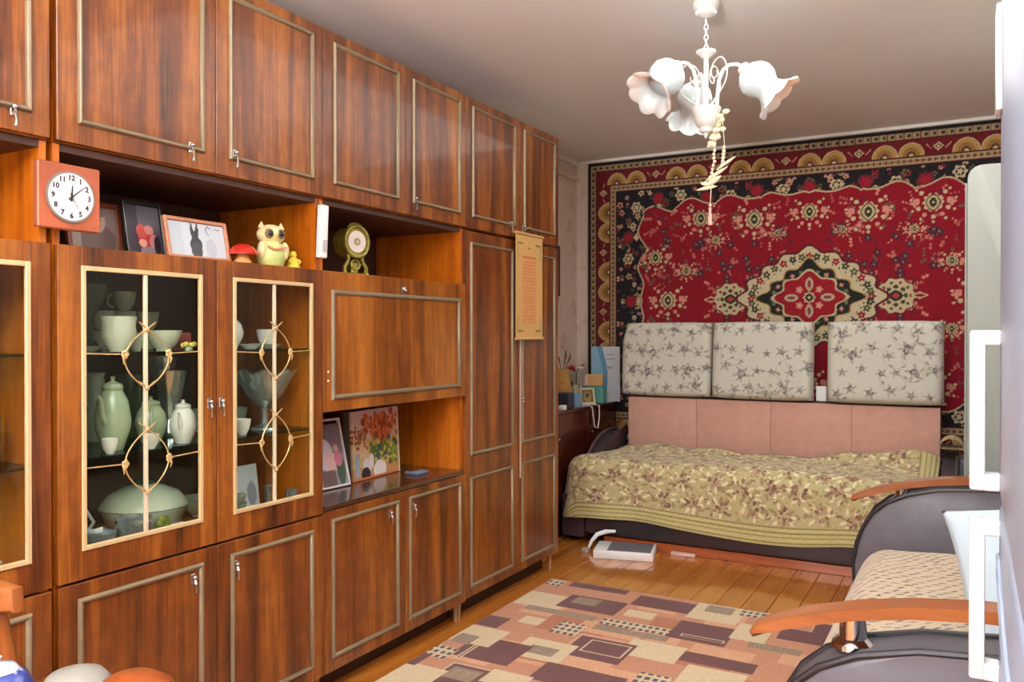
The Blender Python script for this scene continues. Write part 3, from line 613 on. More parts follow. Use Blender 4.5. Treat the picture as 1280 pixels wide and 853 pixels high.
for s in (-1, 1): q.ball(.018, s * .05, .005, .006)
q.build('foot_stud', BR2, T, world=False)
# lower niche pictures
cv = inner(.17, .25, .009, (150, 140, 160)); cv.rect(0, .2, .12, .3, (126, 112, 128)); cv.ell(.05, .19, .02, .022, (50, 30, 34)); cv.ell(.052, .178, .014, .018, (206, 160, 140)); cv.ell(.06, .12, .042, .06, (206, 206, 222)); cv.ell(.09, .09, .03, .04, (224, 184, 190)); cv.rect(.03, .1, 0, .06, (112, 92, 88)); cv.ell(.13, .06, .022, .06, (70, 96, 76)); cv.ell(.12, .14, .014, .014, (214, 170, 150)); cv.ell(.125, .1, .02, .03, (200, 120, 140))
frame((-.19, 2.37, .6625), .17, .262, -4, 14, cv, mat('white_frame', (226, 222, 224), .35), 'white-framed leaning photo of people at the left of the lower niche', .008)
cv = Canvas(.315, .275, 130, 114, (200, 176, 176)); cv.rect(0, .4, .0, .16, (196, 170, 110)); cv.rect(.0, .4, .0, .05, (190, 140, 90)); cv.rect(0, .1, .09, .15, (206, 180, 140))
for k in range(160):
    a = random.gauss(.2, .055); b_ = random.gauss(.205, .032); cv.ell(a, b_, .006 + random.random() * .01, None, random.choice([(170, 70, 30), (190, 90, 44), (140, 56, 26), (202, 110, 60)]))
for k in range(50): cv.ell(random.gauss(.05, .03), random.gauss(.165, .02), .007, None, random.choice([(150, 90, 40), (120, 70, 34), (180, 120, 60)]))
for k in range(110): cv.ell(random.uniform(.12, .3), random.gauss(.1, .028), .006 + random.random() * .009, None, random.choice([(96, 120, 40), (70, 100, 50), (130, 150, 60), (60, 80, 110), (180, 190, 70)]))
cv.line(.2, .1, .205, .2, .006, (90, 50, 30)); cv.ell(.18, .03, .045, .034, (232, 226, 224)); cv.ell(.095, .05, .028, .036, (216, 210, 214)); cv.ell(.085, .02, .03, .028, (48, 44, 58)); cv.ell(.105, .09, .011, .012, (212, 170, 150)); cv.ell(.03, .06, .016, .05, (150, 170, 196)); cv.ell(.125, .07, .016, .03, (226, 220, 220)); cv.rect(0, .32, 0, .008, (190, 110, 70))
T = thing('picture_box', 'tall picture of an autumn park with orange trees, in the lower niche', 'picture', (-.225, 2.655, .6625), tilt=(0, R(-3), R(3)))
slab(cv, (.012, -.1575, 0), (0, 1, 0), (0, 0, 1), .008, 'print', PAINT, T, world=False)
MB().box(-.028, .0035, -.1575, .1575, 0, .275).build('side_panel', mat('mirror_grey_side', (96, 88, 80), .25), T, world=False)
MB().box(.004, .014, .1578, .163, 0, .275).build('edge_strip', mat('white_edge', (220, 216, 206), .4), T, world=False)
T = thing('cloth_pouch', 'small flat grey-blue pouch lying on the lower niche ledge', 'pouch', (-.12, 2.80, .6615))
MB().box(-.035, .035, -.04, .04, 0, .012, .005, 2).build('pouch', mat('grey_blue_cloth', (96, 104, 124), .8), T, world=False)
MB().box(-.02, .0, -.038, .038, .0122, .0145).build('zip', STEEL, T, world=False)
# scroll hung on wardrobe
T = thing('hanging_scroll', 'tan hanging scroll with rows of small red print, hung on the wardrobe doors', 'scroll', (.032, 3.535, 1.22))
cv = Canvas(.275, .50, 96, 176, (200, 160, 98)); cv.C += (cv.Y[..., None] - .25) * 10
for a, b_ in ((.02, .45), (.2, .45), (.02, .03), (.2, .03)): cv.rect(a, a + .055, b_, b_ + .008, (112, 106, 58))
for x in (.022, .252): cv.rect(x - .003, x + .003, .38, .455, (112, 106, 58)); cv.rect(x - .003, x + .003, .03, .1, (112, 106, 58))
cv.rect(.07, .2, .068, .378, (206, 146, 92)); cv.ell(.137, .435, .01, .004, (90, 100, 60))
for k in range(8): cv.rect(.065 + k * .018, .077 + k * .018, .385, .396, (178, 84, 50))
for i in range(20):
    for j in range(9):
        x = .072 + j * .0145; y = .075 + i * .0152; w_ = random.uniform(.004, .009)
        cv.rect(x, x + w_, y, y + .006, (190, 92, 62)) if random.random() < .85 else None
slab(cv, (-.01, -.1375, .005), (0, 1, 0), (0, 0, 1), .0015, 'scroll_sheet', PAINT, T, world=False)
SR = mat('scroll_rod', (196, 160, 104), .5)
for z in (.003, .506): MB().tube([(-.009, -.142, z), (-.009, .142, z)], .0065, 10).build('rod', SR, T, world=False)
MB().tube([(-.009, -.08, .512), (-.008, 0, .545), (-.009, .08, .512)], .0012, 6).build('cord', SR, T, world=False)
# bundles on top of the cupboards
T = thing('green_bundle', 'green cloth bundle peeking over the top of the wardrobe cupboard', 'bundle', (-.1, 3.12, 2.272))
q = MB(); q.ball(0, 0, .014, .06, .09, .0145, 20, 8); q.ball(.01, .05, .014, .04, .06, .0135, 16, 8); q.build('folds', mat('green_cloth', (110, 140, 80), .8, var=.2), T, world=False)
T = thing('red_bundle', 'small red bundle peeking over the cupboard beside the green one', 'bundle', (-.1, 2.93, 2.272))
q = MB(); q.ball(0, 0, .014, .05, .035, .0145, 16, 8); q.ball(.02, .02, .012, .03, .03, .0115, 16, 8); q.build('folds', mat('red_cloth', (160, 60, 60), .8, var=.2), T, world=False)

# ================================================================ WALL RUG
RW, RH = 3.06, 2.0
cv = Canvas(RW, RH, 640, 420, (26, 18, 24)); X, Y = cv.X, cv.Y; hx, hy = RW / 2, RH / 2
CRM = (196, 180, 142); RED = (138, 6, 30); DRED = (104, 16, 26); NAVY = (28, 22, 30); TAN = (178, 140, 78); ROSE = (206, 140, 120); OLV = (84, 88, 60)
d = np.minimum(np.minimum(X, RW - X), np.minimum(Y, RH - Y))         # distance from the rug edge
cv.fill(d > .022, (160, 142, 108))
S = np.where(np.minimum(X, RW - X) < np.minimum(Y, RH - Y), Y, X)     # along-edge coordinate
cv.fill((d > .022) & (d < .06) & (((S * 22) % 1) < .4) & (d > .03) & (d < .052), (60, 46, 40))
cv.fill((d > .022) & (d < .06) & (((S * 22 + .5) % 1) < .12), (130, 60, 50))
cv.fill(d > .06, (34, 20, 24)); cv.fill(d > .066, DRED)
def along(fn, step, dd):
    n = int(round((RW - .3) / step)); st = (RW - .3) / n
    for i in range(n):
        x = .15 + (i + .5) * st; fn(x, RH - dd, i, 0); fn(x, dd, i, 1)
    n = int(round((RH - .3) / step)); st = (RH - .3) / n
    for i in range(n):
        y = .15 + (i + .5) * st; fn(dd, y, i, 2); fn(RW - dd, y, i, 3)
def arch(x, y, i, side):
    if i % 3 == 2:
        cv.dia(x, y, .03, .026, CRM); cv.dia(x, y, .02, .016, DRED); cv.ell(x, y, .008, None, CRM)
        for s_ in (-1, 1):
            if side < 2: cv.line(x + s_ * .04, y - .01, x + s_ * .065, y + .016, .006, ROSE)
            else: cv.line(x, y + s_ * .04, x + .01, y + s_ * .065, .006, ROSE)
        return
    for r_, c in ((.072, CRM), (.067, TAN), (.046, (150, 108, 58)), (.024, (90, 50, 34)), (.012, CRM)):
        m = {0: (Y > y - .045), 1: (Y < y + .045), 2: (X < x + .045), 3: (X > x - .045)}[side]
        # half ellipses whose flat side lies toward the rug's middle
        if side < 2: e = ((X - x) / r_) ** 2 + ((Y - (y - .045 * (1 if side == 0 else -1))) / (r_ * 1.1)) ** 2 <= 1
        else: e = ((Y - y) / r_) ** 2 + ((X - (x + .045 * (1 if side == 2 else -1))) / (r_ * 1.15)) ** 2 <= 1
        cv.fill(e & m & (d > .066) & (d < .17), c)
along(arch, .145, .118)
cv.fill(d > .17, (34, 20, 24)); cv.fill(d > .176, (168, 150, 112)); cv.fill((d > .183) & (d < .205) & (((S * 30) % 1) < .45), (96, 70, 52)); cv.fill((d > .19) & (d < .198) & (((S * 30 + .5) % 1) < .3), (150, 50, 44))
cv.fill(d > .212, (120, 30, 36)); cv.fill(d > .218, NAVY)
# scalloped red field
def scal(t, L): return .035 * np.abs(np.sin(PI * t / L)) ** .6
U = np.abs(X - hx); V = np.abs(Y - hy)
ex = hx - .44 + scal(V, .36) + .02 * np.cos(V * 26); ey = hy - .36 - .07 * np.clip(U - .75, 0, 9) / .5 + scal(U, .30) + .018 * np.cos(U * 24)
cornerd = (U / (hx - .33)) ** 7 + (V / (hy - .27)) ** 7
field = (U < ex) & (V < ey) & (cornerd < 1)
m2 = (U < ex + .016) & (V < ey + .014) & (cornerd < 1.15); cv.fill(m2, (40, 30, 30)); m3 = (U < ex + .011) & (V < ey + .010) & (cornerd < 1.08); cv.fill(m3, CRM)
cv.fill(field, RED)
inNavy = (d > .225) & ~m2; inField = (U < ex - .01) & (V < ey - .01) & (cornerd < .95)
FX, FY = X, Y
def sym(fn, x, y):
    """paint a motif in all four quarters (x, y measured from the centre)"""
    for sx in ((-1, 1) if abs(x) > .001 else (1,)):
        for sy in ((-1, 1) if abs(y) > .001 else (1,)): fn(hx + sx * x, hy + sy * y, sx, sy)
keep = cv.C.copy()
r2 = random.Random(3)
# flowers in the navy band
for k in range(420):
    x = r2.uniform(0, hx - .22); y = r2.uniform(0, hy - .22); c = r2.choice([CRM, (176, 150, 110), ROSE, (128, 40, 44), (110, 96, 70), (84, 84, 60), (120, 70, 80)]); rr = r2.uniform(.008, .022)
    sym(lambda a, b_, sx, sy: (cv.star(a, b_, rr, 5, .25, c, k), cv.ell(a, b_, rr * .4, None, NAVY)), x, y)
for k in range(5): sym(lambda a, b_, sx, sy: (cv.star(a, b_, .036, 6, .15, CRM, 0), cv.ell(a, b_, .024, None, NAVY), cv.star(a, b_, .016, 5, .3, CRM)), (.16, .5, .84, 1.16, 1.22)[k], (.70, .69, .72, .66, .30)[k])
for x, y in ((.0, .70), (.33, .705), (.66, .69), (1.0, .71), (1.2, .0), (1.22, .45)):
    sym(lambda a, b_, sx, sy: (cv.star(a, b_, .046, 8, .1, (80, 40, 46)), cv.star(a, b_, .034, 6, .2, (150, 20, 40)), cv.dia(a, b_ - sy * .055 if x < 1.1 else b_, .03, .02, CRM) if x < 1.1 else cv.dia(a - sx * .06, b_, .022, .03, CRM)), x, y)
navy_only = inNavy[..., None]; cv.C = np.where(navy_only, cv.C, keep); keep = cv.C.copy()
# small blossoms and sprays in the red field
for k in range(230):
    x = r2.uniform(.1, 1.15); y = r2.uniform(.0, .66); c = r2.choice([(190, 110, 100), (176, 90, 90), (110, 24, 44), (100, 90, 74), ROSE, (84, 30, 50)]); rr = r2.uniform(.005, .011); n = r2.choice((1, 2, 3)); a0 = r2.uniform(0, 6)
    for j in range(n): sym(lambda a, b_, sx, sy: cv.star(a + sx * .02 * j * math.cos(a0), b_ + sy * .02 * j * math.sin(a0), rr, 4, .3, c, a0), x, y)
for k in range(30):      # dark flower clouds
    x = r2.choice((.36, .52, .18, .72, .95)) + r2.gauss(0, .03); y = r2.choice((.3, .38, .2, .45)) + r2.gauss(0, .03)
    sym(lambda a, b_, sx, sy: (cv.flower(a, b_, .022, (84, 24, 50), (60, 60, 56), (180, 120, 110), 5, k)), x, y)
def palmette(a, b_, sx, sy, s=1., c=CRM):
    for k in range(9):
        an = PI * (k - 4) / 5.4 - PI / 2
        cv.ell(a + .075 * s * math.cos(an), b_ + .075 * s * math.sin(an), .011 * s, None, ROSE if k % 2 else c)
        cv.ell(a + .105 * s * math.cos(an), b_ + .1 * s * math.sin(an), .007 * s, None, c)
    cv.star(a, b_, .046 * s, 10, .1, c); cv.dia(a, b_, .036 * s, .045 * s, (96, 30, 36), 1.6); cv.dia(a, b_, .03 * s, .038 * s, (190, 176, 130), 1.6); cv.dia(a, b_, .018 * s, .026 * s, (40, 44, 36), 1.6); cv.ell(a, b_, .007 * s, None, (196, 180, 120))
    for s_ in (-1, 1): cv.star(a + s_ * .085 * s, b_, .018 * s, 4, .3, ROSE)
for x, y, s_ in ((0, .545, 1.1), (.345, .52, 1.25), (.70, .55, 1.15), (1.02, .30, 1.1), (.93, .0, 1.25), (.60, .40, .6), (.80, .2, .7), (.2, .42, .5)): sym(lambda a, b_, sx, sy: palmette(a, b_, sx, sy, s_), x, y)
# medallion
dx, dy = X - hx, Y - hy
for a in (-1, 1):
    cx_ = hx + a * .5; r_ = np.hypot((X - cx_), (Y - hy)); an = np.arctan2(Y - hy, X - cx_)
    cv.fill(r_ < .112 * (1 + .06 * np.cos(10 * an)), (96, 30, 36)); cv.fill(r_ < .104 * (1 + .06 * np.cos(10 * an)), CRM)
    for k in range(10): cv.ell(cx_ + .082 * math.cos(k * PI / 5), hy + .082 * math.sin(k * PI / 5), .009, None, OLV if k % 2 else (150, 40, 44))
    cv.star(cx_, hy, .06, 8, .12, (62, 66, 48)); cv.star(cx_, hy, .048, 8, .12, CRM, .4); cv.dia(cx_, hy, .042, .034, (40, 44, 36), 1.4); cv.dia(cx_, hy, .022, .018, (176, 60, 56), 1.2)
    cv.dia(hx + a * .63, hy, .05, .022, CRM); cv.dia(hx + a * .63, hy, .036, .012, RED)
q = (np.abs(dx) / .43) ** 1.45 + (np.abs(dy) / .31) ** 1.45; an = np.arctan2(dy / .31, dx / .43); lob = 1 + .07 * np.cos(16 * an)
cv.fill(q < 1.08 * lob, (96, 26, 34)); cv.fill(q < lob, (200, 188, 152))
for k in range(36):
    a = 2 * PI * k / 36; x = .365 * abs(math.cos(a)) ** 1.2 * np.sign(math.cos(a)); y = .262 * abs(math.sin(a)) ** 1.2 * np.sign(math.sin(a))
    cv.star(hx + x, hy + y, .021, 5, .25, ((150, 24, 40), OLV, (60, 60, 46))[k % 3], k); cv.ell(hx + x, hy + y, .006, None, CRM)
for k in range(44):
    a = 2 * PI * (k + .5) / 44; cv.ell(hx + .33 * math.cos(a) * (.75 + .25 * abs(math.cos(a))), hy + .235 * math.sin(a) * (.75 + .25 * abs(math.sin(a))), .006, None, OLV)
q = (np.abs(dx) / .31) ** 1.15 + (np.abs(dy) / .235) ** 1.15; lob = 1 + .08 * np.cos(12 * an)
cv.fill(q < 1.05 * lob, TAN); cv.fill(q < lob, (34, 36, 34))
for k in range(24):
    a = 2 * PI * k / 24; cv.star(hx + .228 * math.cos(a) * (.8 + .2 * abs(math.cos(a))), hy + .165 * math.sin(a) * (.8 + .2 * abs(math.sin(a))), .012, 4, .3, (ROSE, (110, 120, 80))[k % 2], k)
q = (np.abs(dx) / .20) ** 1.5 + (np.abs(dy) / .155) ** 1.5; lob = 1 + .14 * np.cos(8 * an)
cv.fill(q < 1.12 * lob, CRM); cv.fill(q < lob, (150, 20, 34))
for k in range(4):
    a = k * PI / 2; x, y = .11 * math.cos(a), .085 * math.sin(a); cv.ell(hx + x, hy + y, .042, .024, (184, 168, 140), a); cv.ell(hx + x, hy + y, .024, .012, (140, 60, 70), a)
    a += PI / 4; x, y = .085 * math.cos(a), .07 * math.sin(a); cv.star(hx + x, hy + y, .02, 5, .2, (214, 130, 120)); cv.ell(hx + x, hy + y, .008, None, CRM)
cv.star(hx, hy, .034, 8, .15, CRM); cv.star(hx, hy, .024, 8, .15, (30, 34, 32)); cv.ell(hx, hy, .008, None, CRM)
cv.C = np.where(inNavy[..., None], keep, cv.C)
cv.noise(5)
RX0 = .996 - hx
o = slab(cv, (RX0, YB - .012, .478), (1, 0, 0), (0, 0, 1), .008, 'wall_rug', RUGM, None, (RX0 + hx, YB - .012, .478))
tag(o, 'large red oriental rug with a cream medallion hung on the back wall', 'rug')

# ================================================================ FLOOR RUG
FX0, FY0, FW, FH = .05, 1.15, 1.62, 2.58
cv = Canvas(FW, FH, 460, 700, (186, 128, 96)); nzr = random.Random(5)
BUR = (98, 50, 50); CR = (206, 186, 150); GR = (134, 112, 92); DOT = (70, 66, 78); TER = (170, 104, 72); SAL = (204, 152, 116)
def fr(k, x, y, w_, h_):
    """x from the left edge, y from the far edge, centre and size"""
    y = FH - y; x0, x1, y0, y1 = x - w_ / 2, x + w_ / 2, y - h_ / 2, y + h_ / 2
    if k == 'k':
        cv.rect(x0, x1, y0, y1, CR)
        m = (cv.X > x0) & (cv.X < x1) & (cv.Y > y0) & (cv.Y < y1) & (((cv.X - x0) * 34 % 1) < .6) & (((cv.Y - y0) * 24 % 1) < .62); cv.fill(m, DOT)
    elif k == 'g':
        cv.rect(x0, x1, y0, y1, GR); m = (cv.X > x0 + .008) & (cv.X < x1 - .008) & (cv.Y > y0 + .008) & (cv.Y < y1 - .008) & (((cv.X * 60) % 1) < .5) & (((cv.Y * 60) % 1) < .5); cv.fill(m, (168, 148, 122))
    elif k == 'l':
        cv.rect(x0, x1, y0, y1, CR); cv.rect(x0 + .006, x1 - .006, y0 + .006, y1 - .006, BUR)
    else: cv.rect(x0, x1, y0, y1, dict(b=BUR, c=CR, t=TER, s=SAL)[k])
for k in range(60): fr(nzr.choice('tss'), nzr.uniform(.1, 1.5), nzr.uniform(.05, 2.5), nzr.uniform(.1, .3), nzr.uniform(.06, .2))
for t in (('b',.27,.04,.30,.07),('k',.05,.06,.08,.09),('c',.12,.33,.22,.20),('b',.34,.28,.28,.19),('g',.30,.25,.12,.1),('g',.26,.45,.34,.055),('b',.63,.12,.28,.15),('c',.87,.12,.22,.22),('g',.87,.07,.12,.09),('k',1.05,.05,.18,.09),
        ('k',.38,.61,.12,.14),('k',.62,.45,.32,.075),('g',.62,.53,.32,.055),('b',.88,.39,.24,.22),('l',.90,.45,.18,.03),('c',.77,.67,.22,.18),('b',.58,.76,.24,.22),('l',.60,.74,.17,.13),('c',.39,.87,.22,.20),('g',.39,.88,.12,.08),
        ('b',.22,.97,.25,.22),('l',.14,.99,.02,.22),('c',.09,.86,.2,.19),('g',.06,.92,.09,.10),('k',.05,1.08,.11,.11),('b',.05,.69,.12,.13),('b',1.02,.66,.28,.10),('b',.62,1.05,.32,.17),('l',.28,1.24,.25,.2),('g',.24,1.22,.12,.1),
        ('c',.09,1.33,.18,.22),('b',.02,1.18,.04,.12),('c',1.04,.82,.22,.18),('g',1.18,.42,.2,.06),('c',1.06,.29,.14,.20),('b',1.25,.23,.18,.14),('c',.20,.60,.1,.09),('c',.58,.30,.13,.09),('k',.86,.93,.12,.10),('c',.4,1.18,.16,.12),
        ('b',1.4,.1,.25,.14),('c',1.45,.4,.2,.2),('b',1.4,.75,.22,.2),('g',1.4,.95,.2,.06),('c',.9,1.2,.24,.2),('g',.9,1.2,.12,.1),('b',1.2,1.15,.22,.18),('k',.35,1.5,.3,.08),('b',.6,1.4,.26,.2),('c',.9,1.55,.2,.2),('b',.15,1.75,.24,.22),
        ('c',.5,1.75,.22,.18),('b',.8,1.9,.26,.2),('g',1.1,1.6,.3,.06),('b',1.4,1.5,.25,.2),('c',1.3,1.95,.22,.2),('k',.4,2.1,.24,.09),('b',.2,2.35,.26,.2),('c',.7,2.35,.24,.2),('b',1.2,2.35,.28,.18)): fr(*t)
cv.noise(7)
P = np.stack([cv.X + FX0, cv.Y + FY0, np.full_like(cv.X, .009)], -1)
e = np.minimum(np.minimum(cv.X, FW - cv.X), np.minimum(cv.Y, FH - cv.Y)); P[..., 2] = np.where(e < .001, .0005, .009 + .0006 * np.sin(cv.X * 9) * np.sin(cv.Y * 7))
o = gridmesh('floor_rug', P, cv.cols(), RUGM, None, (FX0 + FW / 2, FY0 + FH / 2, 0)); tag(o, 'patchwork rug of burgundy, cream and terracotta rectangles on the board floor', 'rug')

# ================================================================ BED (folding sofa bed along the back wall)
B = thing('sofa_bed', 'dark leather sofa bed standing along the back wall under the red hung rug', 'bed', (.8, 4.95, 0))
bx0, bx1, by0, by1 = -.10, 1.74, 4.53, 5.16
MB().box(bx0 - .02, bx1 + .02, 4.50, by1 + .04, .055, .30, .02, 2).build('base', LEATHD, B)
MB().box(bx0, bx1, 4.54, by1, .302, .478, .04, 3).build('mattress', mat('mattress_cloth', (150, 136, 110), .9), B)
for x in (bx0 + .1, bx1 - .1):
    for y in (4.6, 5.1): MB().lathe([(.022, .001), (.026, .0545)], x, y, 0, 12).build('foot', PIPE, B)
PINK = mat('pink_cloth', (200, 154, 138), .85, var=.06, nscale=18, bump=.2, bscale=60)
bk = MB()
for a in range(4): bk.box(-.10 + a * .462, -.10 + (a + 1) * .462 - .0012, 5.17, 5.24, .40, .83, .003, 2)
bk.build('backrest', PINK, B)
def halfmoon(x0, x1, y0, y1, z0, z1, plane, r=.2, n=14, front=0):
    """outline of a rounded arm: quarter ellipse at the front, flat top"""
    pts = [(y1, z0), (y0 + front, z0)]
    pts += [(y0 + r * (1 - math.cos(PI / 2 * k / n)), z1 - (z1 - z0) * .62 + (z1 - z0) * .62 * math.sin(PI / 2 * k / n)) for k in range(n + 1)]
    pts += [(y1, z1)]; return pts
for nm, x0, x1 in (('arm', -.215, -.135), ('arm', 1.765, 1.845)):
    pts = halfmoon(0, 0, 4.66, 5.24, .06, .60, 'YZ', .45)
    ar = MB().prism(pts, x0, x1, 'YZ', .012, 2).build(nm, LEATHD, B)
    tp = [(x0 + .01 if x0 < 0 else x1 - .01, y, z) for y, z in pts[2:]]
    MB().tube([(p[0] + .0, p[1] - .012, p[2] + .014) for p in tp], .009, 8).build('rim', mat('dull_steel_rim', (120, 114, 112), .3, .7), ar)
tk = MB().prism([(4.50, .03), (4.50, .28), (4.62, .28), (4.62, .03)], -.27, -.125, 'YZ', .01).build('corner_post', LEATHD, B)
# coverlet
def coverlet():
    x_in0, x_in1, y_in0 = bx0 + .06, bx1 + .01, 4.60; r_ = .10; L = .42; LL = .34
    nx, ny = 430, 230; W = (x_in1 - x_in0) + LL; H = (by1 - .02 - y_in0) + L
    c = Canvas(W, H, nx, ny, (188, 176, 130)); rr = random.Random(11)
    e = np.minimum(c.X, c.Y); e = np.minimum(e, W - c.X)
    for k in range(2600):
        c.ell(rr.uniform(0, W), rr.uniform(0, H), rr.uniform(.004, .012), rr.uniform(.003, .006), rr.choice([(200, 186, 130), (170, 152, 88), (158, 142, 84), (214, 202, 154)]), rr.uniform(0, 3))
    row = 0; y = .16
    while y < H:
        x = .1 + (row % 2) * .09
        while x < W:
            fx, fy = x + rr.gauss(0, .012), y + rr.gauss(0, .01); a0 = rr.uniform(0, 6)
            for k in range(9):
                a = a0 + k * .7; q = rr.uniform(.8, 1.25); c.ell(fx + .055 * q * math.cos(a), fy + .042 * q * math.sin(a), .020, .008, (226, 216, 178) if k % 3 else (154, 138, 94), a + rr.gauss(0, .4))
            for k in range(18):
                a = rr.uniform(0, 6.3); q = rr.random() ** .6 * .045; c.ell(fx + q * math.cos(a), fy + q * math.sin(a), rr.uniform(.007, .014), rr.uniform(.005, .01), rr.choice([(142, 106, 86), (164, 130, 106), (122, 88, 72), (182, 150, 126)]), a)
            for k in range(4):
                a = a0 + k * 1.6
                for q in range(3): c.ell(fx + .075 * math.cos(a) + rr.gauss(0, .007), fy + .055 * math.sin(a) + rr.gauss(0, .007), .008, .006, rr.choice([(160, 130, 96), (142, 114, 84), (178, 152, 112)]))
            x += .165
        y += .112; row += 1
    for a, b_, col in ((0, .012, (196, 184, 128)), (.012, .02, (134, 124, 70)), (.02, .038, (204, 192, 136)), (.038, .044, (132, 122, 72)), (.044, .062, (200, 188, 130)), (.062, .068, (138, 126, 74)), (.068, .088, (206, 194, 140)), (.088, .096, (140, 128, 78))):
        c.fill((e >= a) & (e < b_), col)
    c.fill((e < .1) & ((((c.X + c.Y) * 60) % 1) < .25) & (((e * 90) % 1) < .5), (164, 150, 96)); c.noise(6)
    u = c.X + (x_in0 - LL); v = c.Y + (y_in0 - L)
    ox = np.clip(x_in0 - u, 0, None); oy = np.clip(y_in0 - v, 0, None); dd = np.hypot(ox, oy) + 1e-9
    dl = np.minimum(dd, np.where(oy > ox, L, LL + (L - LL) * np.clip(oy / (ox + 1e-9), 0, 1)))
    arc = r_ * PI / 2; out = np.where(dl < arc, r_ * np.sin(np.minimum(dl, arc) / r_), r_ + (dl - arc) * .14); dn = np.where(dl < arc, r_ * (1 - np.cos(np.minimum(dl, arc) / r_)), r_ + (dl - arc) * .98)
    px = np.where(ox > 0, x_in0, u) - out * ox / dd; py = np.where(oy > 0, y_in0, v) - out * oy / dd
    top = .505 + .012 * np.sin(px * 5) * np.sin(py * 9) + .055 * np.exp(-((px - 1.55) / .35) ** 2 - ((py - 5.1) / .16) ** 2) + .022 * np.exp(-((py - 5.03 + .05 * np.sin(px * 2.2)) / .05) ** 2)
    top += .010 * np.sin(px * 17 + py * 11) * np.clip((py - 4.6) * 3, 0, 1)
    px = px - .118 * np.clip((4.80 - py) / .2, 0, 1) * np.clip((.35 - px) / .45, 0, 1)
    k = np.clip((dl - .12) / .3, 0, 1); ph = px * 13 + py * 3 + 1.2 * np.sin(px * 4)
    py = py - k * (.012 * np.sin(ph)) * (oy > 0); pz = top - dn + k * .015 * np.sin(px * 4.4 + 1)
    return c, np.stack([px, py, pz], -1)
c, P = coverlet()
o = gridmesh('coverlet', P, c.cols(), FABR, None, (.8, 4.8, .5)); md = o.modifiers.new('thick', 'SOLIDIFY'); md.thickness = .006; md.offset = 1
tag(o, 'golden floral jacquard coverlet with a striped hem spread over the bed', 'coverlet')

def puff(w_, h_, t, c, p, q, bulge=None):
    a = 2 * c.X / c.w - 1; b_ = 2 * c.Y / c.h - 1
    f = np.clip((1 - np.abs(a) ** p) * (1 - np.abs(b_) ** p), 0, 1) ** q
    s_ = 1 - .03 * (np.abs(a) * np.abs(b_)) ** 4
    x = a * w_ / 2 * s_; z = (b_ * h_ / 2) * s_ + h_ / 2
    F = np.stack([x, -f * t / 2, z], -1); Bk = np.stack([x, f * t / 2, z], -1); return F, Bk
def cushion_canvas(seed, w_, h_):
    c = Canvas(w_, h_, 190, 150, (205, 204, 192)); rr = random.Random(seed)
    G1_, G2_, G3_ = (112, 108, 108), (150, 146, 138), (178, 173, 156)
    def vine(x0, y0, a, n):
        for k in range(n):
            x1, y1 = x0 + .022 * math.cos(a), y0 + .022 * math.sin(a); c.line(x0, y0, x1, y1, .0035, G3_); a += .32; x0, y0 = x1, y1
            if k % 3 == 0: c.ell(x1 + .012, y1 + .006, .014, .006, G2_, a)
    for k in range(16): vine(rr.uniform(0, w_), rr.uniform(0, h_), rr.uniform(0, 6), 12)
    for i in range(6):
        for j in range(4):
            x = (i + .5 + .4 * (j % 2) + rr.uniform(-.15, .15)) * w_ / 6.2; y = (j + .5 + rr.uniform(-.2, .2)) * h_ / 4; s_ = rr.choice((.7, .85, 1.2)); a = rr.uniform(0, 6)
            for k in range(5): c.ell(x + .034 * s_ * math.cos(a + k * 1.3), y + .032 * s_ * math.sin(a + k * 1.3), .014 * s_, .0065 * s_, (170, 168, 150), a + k * 1.3 + .4)
            for k in range(13):
                an = a + k * 2.4; q = .021 * s_ * (k / 13) ** .5; c.ell(x + q * math.cos(an), y + q * math.sin(an), .009 * s_, .006 * s_, rr.choice([G1_, G2_, (186, 182, 170), (142, 136, 134)]), an + 1.5)
    c.noise(3); return c
for k, (x0, x1, nm) in enumerate(((-.150, .45, 'leftmost of the three floral back cushions, rounded at its top left corner'), (.458, 1.068, 'middle floral back cushion, touching the leftmost one'), (1.148, 1.762, 'right-hand floral back cushion, standing apart with a gap on its left'))):
    c = cushion_canvas(20 + k, x1 - x0, .485); F, Bk = puff(x1 - x0, .485, .15, c, 16, .5); C = c.cols()
    if k == 0:
        for A in (F, Bk): A[..., 0] += .03 * np.clip(c.Y / c.h - .75, 0, 1) * 4 * np.clip(1 - c.X / .15, 0, 1)
    T = thing('back_cushion', nm, 'cushion', ((x0 + x1) / 2, 5.20, .838), 0, 'floral back cushions on the sofa bed', tilt=(R(-4), 0, 0))
    gridmesh('cushion_cover', F, C, FABR, T, world=False, extra=[(Bk, C)])
    w_ = (x1 - x0) / 2
    MB().tube([(-w_, 0, .01), (w_, 0, .01), (w_, 0, .478), (-w_ + (.03 if k == 0 else 0), 0, .478)], .005, 6, True).build('piping', mat('greige_piping', (170, 160, 140), .8), T, world=False)
o = MB().box(1.075, 1.135, 5.255, 5.275, .838, .93, .003).build('white_card', WPLAS, None, (1.105, 5.265, .838)); tag(o, 'small white card standing in the gap between the back cushions', 'card')
MB().box(-.1, 1.75, 5.243, 5.30, .06, .836, .01).build('back_frame', LEATHD, B)

